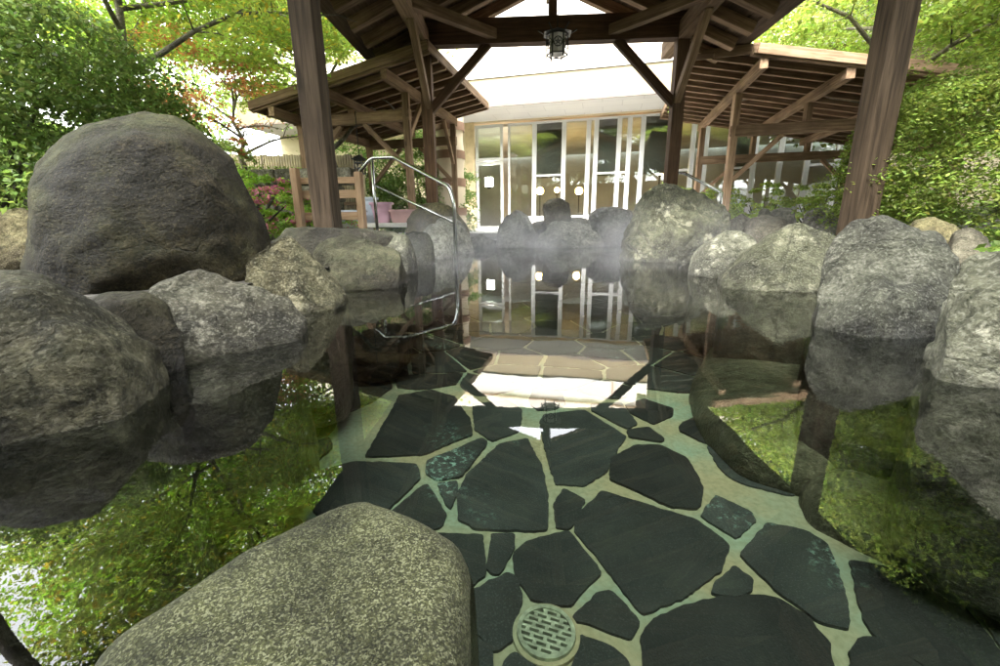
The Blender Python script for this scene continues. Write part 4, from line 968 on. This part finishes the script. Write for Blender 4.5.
def tree(name, loc, H, spread, base, label, group=None, seed=0, nl=450, size=.045, trunk_r=.09, layers=True, bark=None, lean=(0, 0), low=.35, warm=None, wf=0, limbs=9, cat='tree', bend=1.0):
    rg = random.Random(seed); ng = np.random.default_rng(seed)
    e = empty(name, loc, label, cat, group)
    bm = bmesh.new(); tips = []
    top = Vector((lean[0], lean[1], H * .8)); tr = []
    for i in range(8):
        t = i / 7; tr.append(Vector((lean[0] * t + rg.uniform(-.08, .08) * bend, lean[1] * t + rg.uniform(-.08, .08) * bend, H * .8 * t - (.2 if i == 0 else 0))))
    tube('', tr, [trunk_r * (1 - .75 * i / 7) for i in range(8)], None, bm=bm, seg=8)
    for k in range(limbs):
        t = low + (1 - low) * (k + .5) / limbs; i = t * 7; p0 = tr[int(i)].lerp(tr[min(7, int(i) + 1)], i - int(i))
        az = k * 2.4 + rg.uniform(-.4, .4); L = spread * (1 - .45 * abs(t - .55)) * rg.uniform(.75, 1.1)
        d = Vector((math.cos(az), math.sin(az), 0)); pts = [p0]
        rise = H * .18 * rg.uniform(.4, 1.1)
        for j in range(1, 6):
            s = j / 5; pts.append(p0 + d * L * s + Vector((rg.uniform(-.1, .1) * L * .3, rg.uniform(-.1, .1) * L * .3, rise * math.sin(s * 1.9))))
        r0 = trunk_r * (.55 * (1 - t) + .2); tube('', pts, [r0 * (1 - .8 * j / 5) for j in range(6)], None, bm=bm, seg=6)
        for j in (2, 3, 4, 5):
            for s in (-1, 1, 0):
                if s == 0 and j < 5: continue
                side = Vector((-d.y, d.x, 0)) * s
                q = pts[j] + side * L * rg.uniform(.16, .34) + d * L * rg.uniform(0, .15) + Vector((0, 0, rg.uniform(-.05, .2)))
                if s: tube('', [pts[j], pts[j].lerp(q, .5) + Vector((0, 0, .04)), q], [r0 * .3, r0 * .2, r0 * .08], None, bm=bm, seg=5)
                tips.append(q)
    tips.append(tr[-1]); tips.append(tr[-2] + Vector((.2, 0, .2)))
    tk = from_bm('trunk', bm, bark or BARK, e, wm(e), smooth=True)
    P = []; S = []; Cc = []
    for q in tips:
        m_ = int(nl * rg.uniform(.6, 1.3)); rr = spread * rg.uniform(.20, .34)
        ang = ng.random(m_) * 2 * math.pi; rad = np.sqrt(ng.random(m_)) * rr; th = rr * (.22 if layers else .75)
        # lumpy edge so that each spray has its own outline
        rad *= 1 + .35 * np.sin(ang * 3 + rg.uniform(0, 6)) * rg.uniform(.3, 1)
        z = ng.normal(size=m_) * th * .5 - (rad / rr) ** 2 * rr * .22
        P.append(np.stack([q.x + np.cos(ang) * rad, q.y + np.sin(ang) * rad, q.z + z], 1)); S.append(size * (1 + .3 * ng.normal(size=m_)).clip(.5, 1.7))
        br = rg.uniform(.75, 1.25); Cc.append(tint(m_, [x * br for x in base], ng, .22, warm, wf))
    leaves('crown', np.concatenate(P), np.concatenate(S), LEAF, e, np.concatenate(Cc), up=.5 if layers else .1, seed=seed)
    return e
def shrub(name, loc, rad, base, label, n_=9000, size=.022, seed=0, group=None, lumps=14, flowers=None, ff=.0, cat='bush', up=.3, stems=True, shell=.8, padr=.17):
    ng = np.random.default_rng(seed); rg = random.Random(seed); e = empty(name, loc, label, cat, group)
    rx, ry, rz = rad; P = []; Cc = []
    per = 90; K_ = max(8, n_ // per); n_ = K_ * per; idx = np.repeat(np.arange(K_), per)
    d = ng.normal(size=(K_, 3)); d[:, 2] = np.abs(d[:, 2]) * 1.0 - .12; d /= np.linalg.norm(d, axis=1)[:, None]
    r = np.array([noise.noise(Vector(x * 2.2) + Vector((seed, 0, 0))) * .26 + noise.noise(Vector(x * 5.0) + Vector((seed, 5, 0))) * .24 for x in d])
    k = (1 + r) * (shell + (1 - shell) * ng.random(K_) ** .4)
    Cp = d * k[:, None] * np.array([rx, ry, rz]); Cp[:, 2] += rz * .12
    pr = (rx * ry * rz) ** (1 / 3) * padr * (.7 + .6 * ng.random(K_))
    an = ng.random(n_) * 6.283; rd = np.sqrt(ng.random(n_)) * pr[idx]
    # each pad is a small tilted tray of leaves leaning with the surface of the mound
    t1 = np.cross(d, np.array([0, 0, 1.])); t1 /= np.linalg.norm(t1, axis=1)[:, None] + 1e-6
    nn_ = d * .45 + np.array([0, 0, 1.]); nn_ /= np.linalg.norm(nn_, axis=1)[:, None]; t2 = np.cross(nn_, t1)
    P = Cp[idx] + t1[idx] * (np.cos(an) * rd)[:, None] + t2[idx] * (np.sin(an) * rd)[:, None] + nn_[idx] * (ng.normal(size=n_) * pr[idx] * .13 - rd ** 2 / pr[idx] * .25)[:, None]
    c = tint(n_, base, ng, .2) * (1 + .18 * ng.normal(size=(K_, 1)))[idx]
    d = d[idx]
    if flowers is not None:
        f_ = (np.array([noise.noise(Vector(x * 5) + Vector((seed, 9, 0))) for x in d]) > .05) & (ng.random(n_) < ff); c[f_] = np.array(flowers) * (1 + ng.normal(size=(f_.sum(), 1)) * .15)
    leaves('foliage', P, size * (1 + .3 * ng.normal(size=n_)).clip(.5, 1.6), LEAF, e, c.clip(.005, 1.3).astype(np.float32), up=up, seed=seed)
    bm = bmesh.new()
    for _ in range(14):
        a = rg.uniform(0, 6.28); q = Vector((math.cos(a) * rx * rg.uniform(.2, .8), math.sin(a) * ry * rg.uniform(.2, .8), rz * rg.uniform(.4, .85)))
        tube('', [Vector((q.x * .15, q.y * .15, -.1)), q * .5 + Vector((0, 0, -.05)), q], [.02, .014, .006], None, bm=bm, seg=5)
    from_bm('stems', bm, BARK_D, e, wm(e), smooth=True)
    return e
G_MAPLE = (.54, .70, .17); G_DARK = (.09, .17, .05); G_MID = (.20, .38, .06); G_AZ = (.36, .56, .10); G_YEL = (.75, .85, .12)
# left garden
G = gz
def at(x, y): return (x, y, G(x, y))
tree('maple_tree', at(-4.2, 4.6), 4.4, 2.1, G_MAPLE, 'bright green maple on a pale forked trunk, spreading over the huge dark boulder', seed=3, nl=620, size=.027, trunk_r=.055, warm=(.95, .75, .12), wf=.08, limbs=12, lean=(.5, .2), low=.3)
tree('maple_tree', at(-3.4, 8.0), 4.6, 2.0, G_MAPLE, 'bright green maple rising behind the left walkway roof', seed=5, nl=520, size=.032, trunk_r=.08, warm=(.9, .8, .15), wf=.05, limbs=11)
tree('maple_tree', at(-5.6, 6.6), 5.2, 2.4, (.50, .80, .10), 'yellow green maple further back on the left slope', seed=8, nl=420, size=.036, trunk_r=.10, limbs=12)
tree('red_maple_tree', at(-4.4, 7.0), 2.2, 1.1, (.85, .38, .20), 'small maple with orange red new leaves behind the huge dark boulder', seed=11, nl=70, size=.028, trunk_r=.05, limbs=8, low=.4)
tree('added_evergreen', at(-3.3, 1.75), 5.6, 1.7, (.12, .17, .07), 'added dark evergreen beside the left bank, put there to darken the near left reflection', seed=13, nl=620, size=.034, trunk_r=.07, limbs=10, low=.70, lean=(.3, .55), layers=False, bark=BARK_D)  # added so the near left water mirrors dark foliage
tree('added_evergreen', at(3.9, 1.9), 4.9, 1.8, (.09, .13, .06), 'added dark evergreen beside the right bank, put there to darken the near right reflection', seed=14, nl=520, size=.035, trunk_r=.08, limbs=12, low=.6, lean=(-.2, .5), layers=False, bark=BARK_D)  # added as a dark crown for the near right water to mirror
shrub('camellia_bush', at(-3.7, 2.9), (1.25, 1.2, 1.25), (.22, .33, .09), 'dark glossy leaved bush at the left edge behind the tan rock', n_=110000, size=.016, seed=21, up=.3, padr=.16, shell=.75)
shrub('azalea_bush', at(-3.3, 5.2), (.75, .6, .55), (.42, .66, .12), 'light green azalea with pink flowers right behind the huge dark boulder', n_=7000, size=.022, seed=22, flowers=(.85, .30, .50), ff=.7)
shrub('azalea_bush', at(-2.75, 5.7), (.55, .5, .40), (.45, .70, .14), 'low light green azalea left of the near left roof post', n_=5000, size=.022, seed=23, flowers=(.85, .30, .50), ff=.4)
shrub('round_bush', at(-4.6, 6.0), (.9, .7, .9), (.40, .52, .16), 'pale green bush with reddish tips below the maples on the left', n_=7000, size=.028, seed=24, flowers=(.75, .25, .15), ff=.4)
shrub('leafy_bush', at(-2.1, 9.9), (1.0, .6, 2.0), (.26, .40, .12), 'green leafy bush behind the handrail, under the left walkway roof', n_=30000, size=.026, seed=25, up=.2, padr=.24, shell=.6)
shrub('leafy_bush', at(-3.9, 9.8), (1.4, .7, 2.1), (.24, .38, .11), 'green bush behind the fresh wooden rail', n_=34000, size=.026, seed=26, up=.2, padr=.24, shell=.6)
shrub('leafy_bush', at(-4.7, 7.7), (1.1, .6, 1.3), (.38, .52, .15), 'light green bush in front of the bamboo fence, left of the walkway roof', n_=26000, size=.022, seed=27, up=.3, padr=.2)
# right garden
shrub('clipped_azalea', (3.55, 2.95, .22), (1.22, 1.0, 1.12), (.26, .36, .08), 'big clipped azalea mound right of the near right roof post', n_=120000, size=.012, seed=31, up=.6, shell=.9, padr=.125)
shrub('clipped_azalea', (5.2, 3.2, .3), (1.2, 1.0, 1.3), (.20, .29, .07), 'darker clipped azalea behind the first mound at the right edge', n_=30000, size=.017, seed=32, up=.5)
hx = aty(760, 212, 8.0)
for i, (xx, lb) in enumerate([(2.9, 'low clipped hedge clump left of the right walkway post'), (3.7, 'low clipped hedge clump behind the right walkway post'), (4.5, 'low clipped hedge clump in the middle of the right walkway'), (5.3, 'low clipped hedge clump next to the near right roof post')]):
    shrub('low_hedge', (xx, 8.6 - (xx - 2.9) * .19, .15), (.62, .42, .72), (.40, .54, .13), lb, n_=6000, size=.022, seed=60 + i, group='low hedge clumps along the right walkway')
tree('maple_tree', at(5.4, 7.2), 4.8, 2.4, G_MAPLE, 'bright green maple spreading above the right walkway roof', seed=41, nl=560, size=.034, trunk_r=.09, limbs=12, low=.4)
tree('pine_tree', at(6.3, 5.9), 7.0, 1.6, (.13, .26, .06), 'dark trunked tree beside the right edge, behind the clipped azalea', seed=43, nl=420, size=.04, trunk_r=.17, limbs=10, layers=False, bark=BARK_D, low=.45, bend=.3)
tree('maple_tree', at(6.2, 5.0), 5.4, 1.9, (.34, .46, .13), 'green maple spraying over the clipped azalea from the right', seed=44, nl=380, size=.03, trunk_r=.07, limbs=10, low=.6, lean=(.4, 0))
# background trees: a few built, then copied
bt = [tree('broadleaf_tree', (-10, 11, G(-10, 11)), 7.0, 3.0, (.34, .52, .14), 'tall light green tree far back on the left slope, left of the maples', 'trees far back behind the garden', 71, 110, .06, .15, layers=False, limbs=10),
      tree('broadleaf_tree', (9, 10, G(9, 10)), 7.5, 3.0, (.24, .33, .13), 'tall light green tree far back behind the right walkway roof', 'trees far back behind the garden', 72, 200, .07, .15, layers=False, limbs=11)]
spots = [(-6.0, 14.5, .9, 'far tree showing over the left walkway roof'), (8.6, 5.8, 1.0, 'tall tree behind the dark trunked tree on the right'), (12, 13, 1.2, 'far tree at the right, beyond the walkway roof'),
         (11.5, 8, 1.1, 'tall tree at the right edge beyond the clipped azalea'),
         (-4.2, -3.4, .9, 'tall tree behind the viewer, mirrored in the left windows'), (-1.0, -4.2, .95, 'tall tree behind the viewer, mirrored in the glass wall'), (2.2, -4.0, .9, 'tree behind the viewer, mirrored in the middle windows'),
         (5.2, -3.4, .95, 'tall tree behind the viewer on the right bank'), (8.0, 1.2, .95, 'tall tree near the right bank, mirrored in the water')]
for i, (x, y, s, lb) in enumerate(spots):
    c = copy_tree(bt[i % 2]); c.location = (x, y, G(x, y) - .1); c.rotation_euler.z = i * 1.7; c.scale = (s, s, s); c['label'] = lb
# grass on the left slope
ng = np.random.default_rng(5); n_ = 26000
gx = ng.uniform(-6.5, -1.6, n_); gy = ng.uniform(2.6, 8.2, n_); gzv = np.array([G(a, b) for a, b in zip(gx, gy)])
k = (gzv > .16) | (ng.random(n_) < .12)
Cg = np.stack([gx, gy, gzv + .03 + ng.random(n_) * .05], 1)[k]
tag(leaves('ground_cover', Cg, np.full(len(Cg), .035), LEAF, None, tint(len(Cg), (.36, .58, .12), ng, .25), up=.05, seed=9, aspect=.25), kind='stuff', label='bright green ground cover on the left garden slope')
Cg = np.stack([ng.uniform(1.9, 6, 9000), ng.uniform(1.5, 5.5, 9000), .14 + ng.random(9000) * .05], 1); Cg = Cg[ng.random(9000) < .5]
tag(leaves('ground_cover', Cg, np.full(len(Cg), .028), LEAF, None, tint(len(Cg), (.22, .36, .08), ng, .3), up=.1, seed=10, aspect=.4), kind='stuff', label='sparse green ground cover behind the right bank')
# steam drifting over the far water
m, n, l = newmat('steam'); o = n.new('ShaderNodeOutputMaterial'); pv = n.new('ShaderNodeVolumePrincipled'); pv.inputs['Color'].default_value = (.95, .96, .97, 1)
ge = n.new('ShaderNodeNewGeometry'); a = N(n, 'TexNoise', Scale=1.5, Detail=4.); a.inputs['Distortion'].default_value = .8; l.new(vmul(n, l, ge.outputs['Position'], (1.3, .8, 1.6)), a.inputs[0])
xy = n.new('ShaderNodeSeparateXYZ'); l.new(ge.outputs['Position'], xy.inputs[0])
dens = math_(n, l, 'MULTIPLY', mrange(n, l, a.outputs[0], .42, .72), mrange(n, l, xy.outputs[2], .02, .5, 1, 0))
dens = math_(n, l, 'MULTIPLY', dens, mrange(n, l, xy.outputs[1], 2.0, 5.0, 0, .75))
l.new(dens, pv.inputs['Density']); l.new(pv.outputs[0], o.inputs['Volume'])
bm = bmesh.new(); bm_box(bm, (.2, 4.6, .40), (2.8, 6.0, .78)); st_ = from_bm('steam', bm, m); tag(st_, 'thin white steam drifting over the far half of the hot water', kind='stuff')
print('DONE build', len(bpy.data.objects))
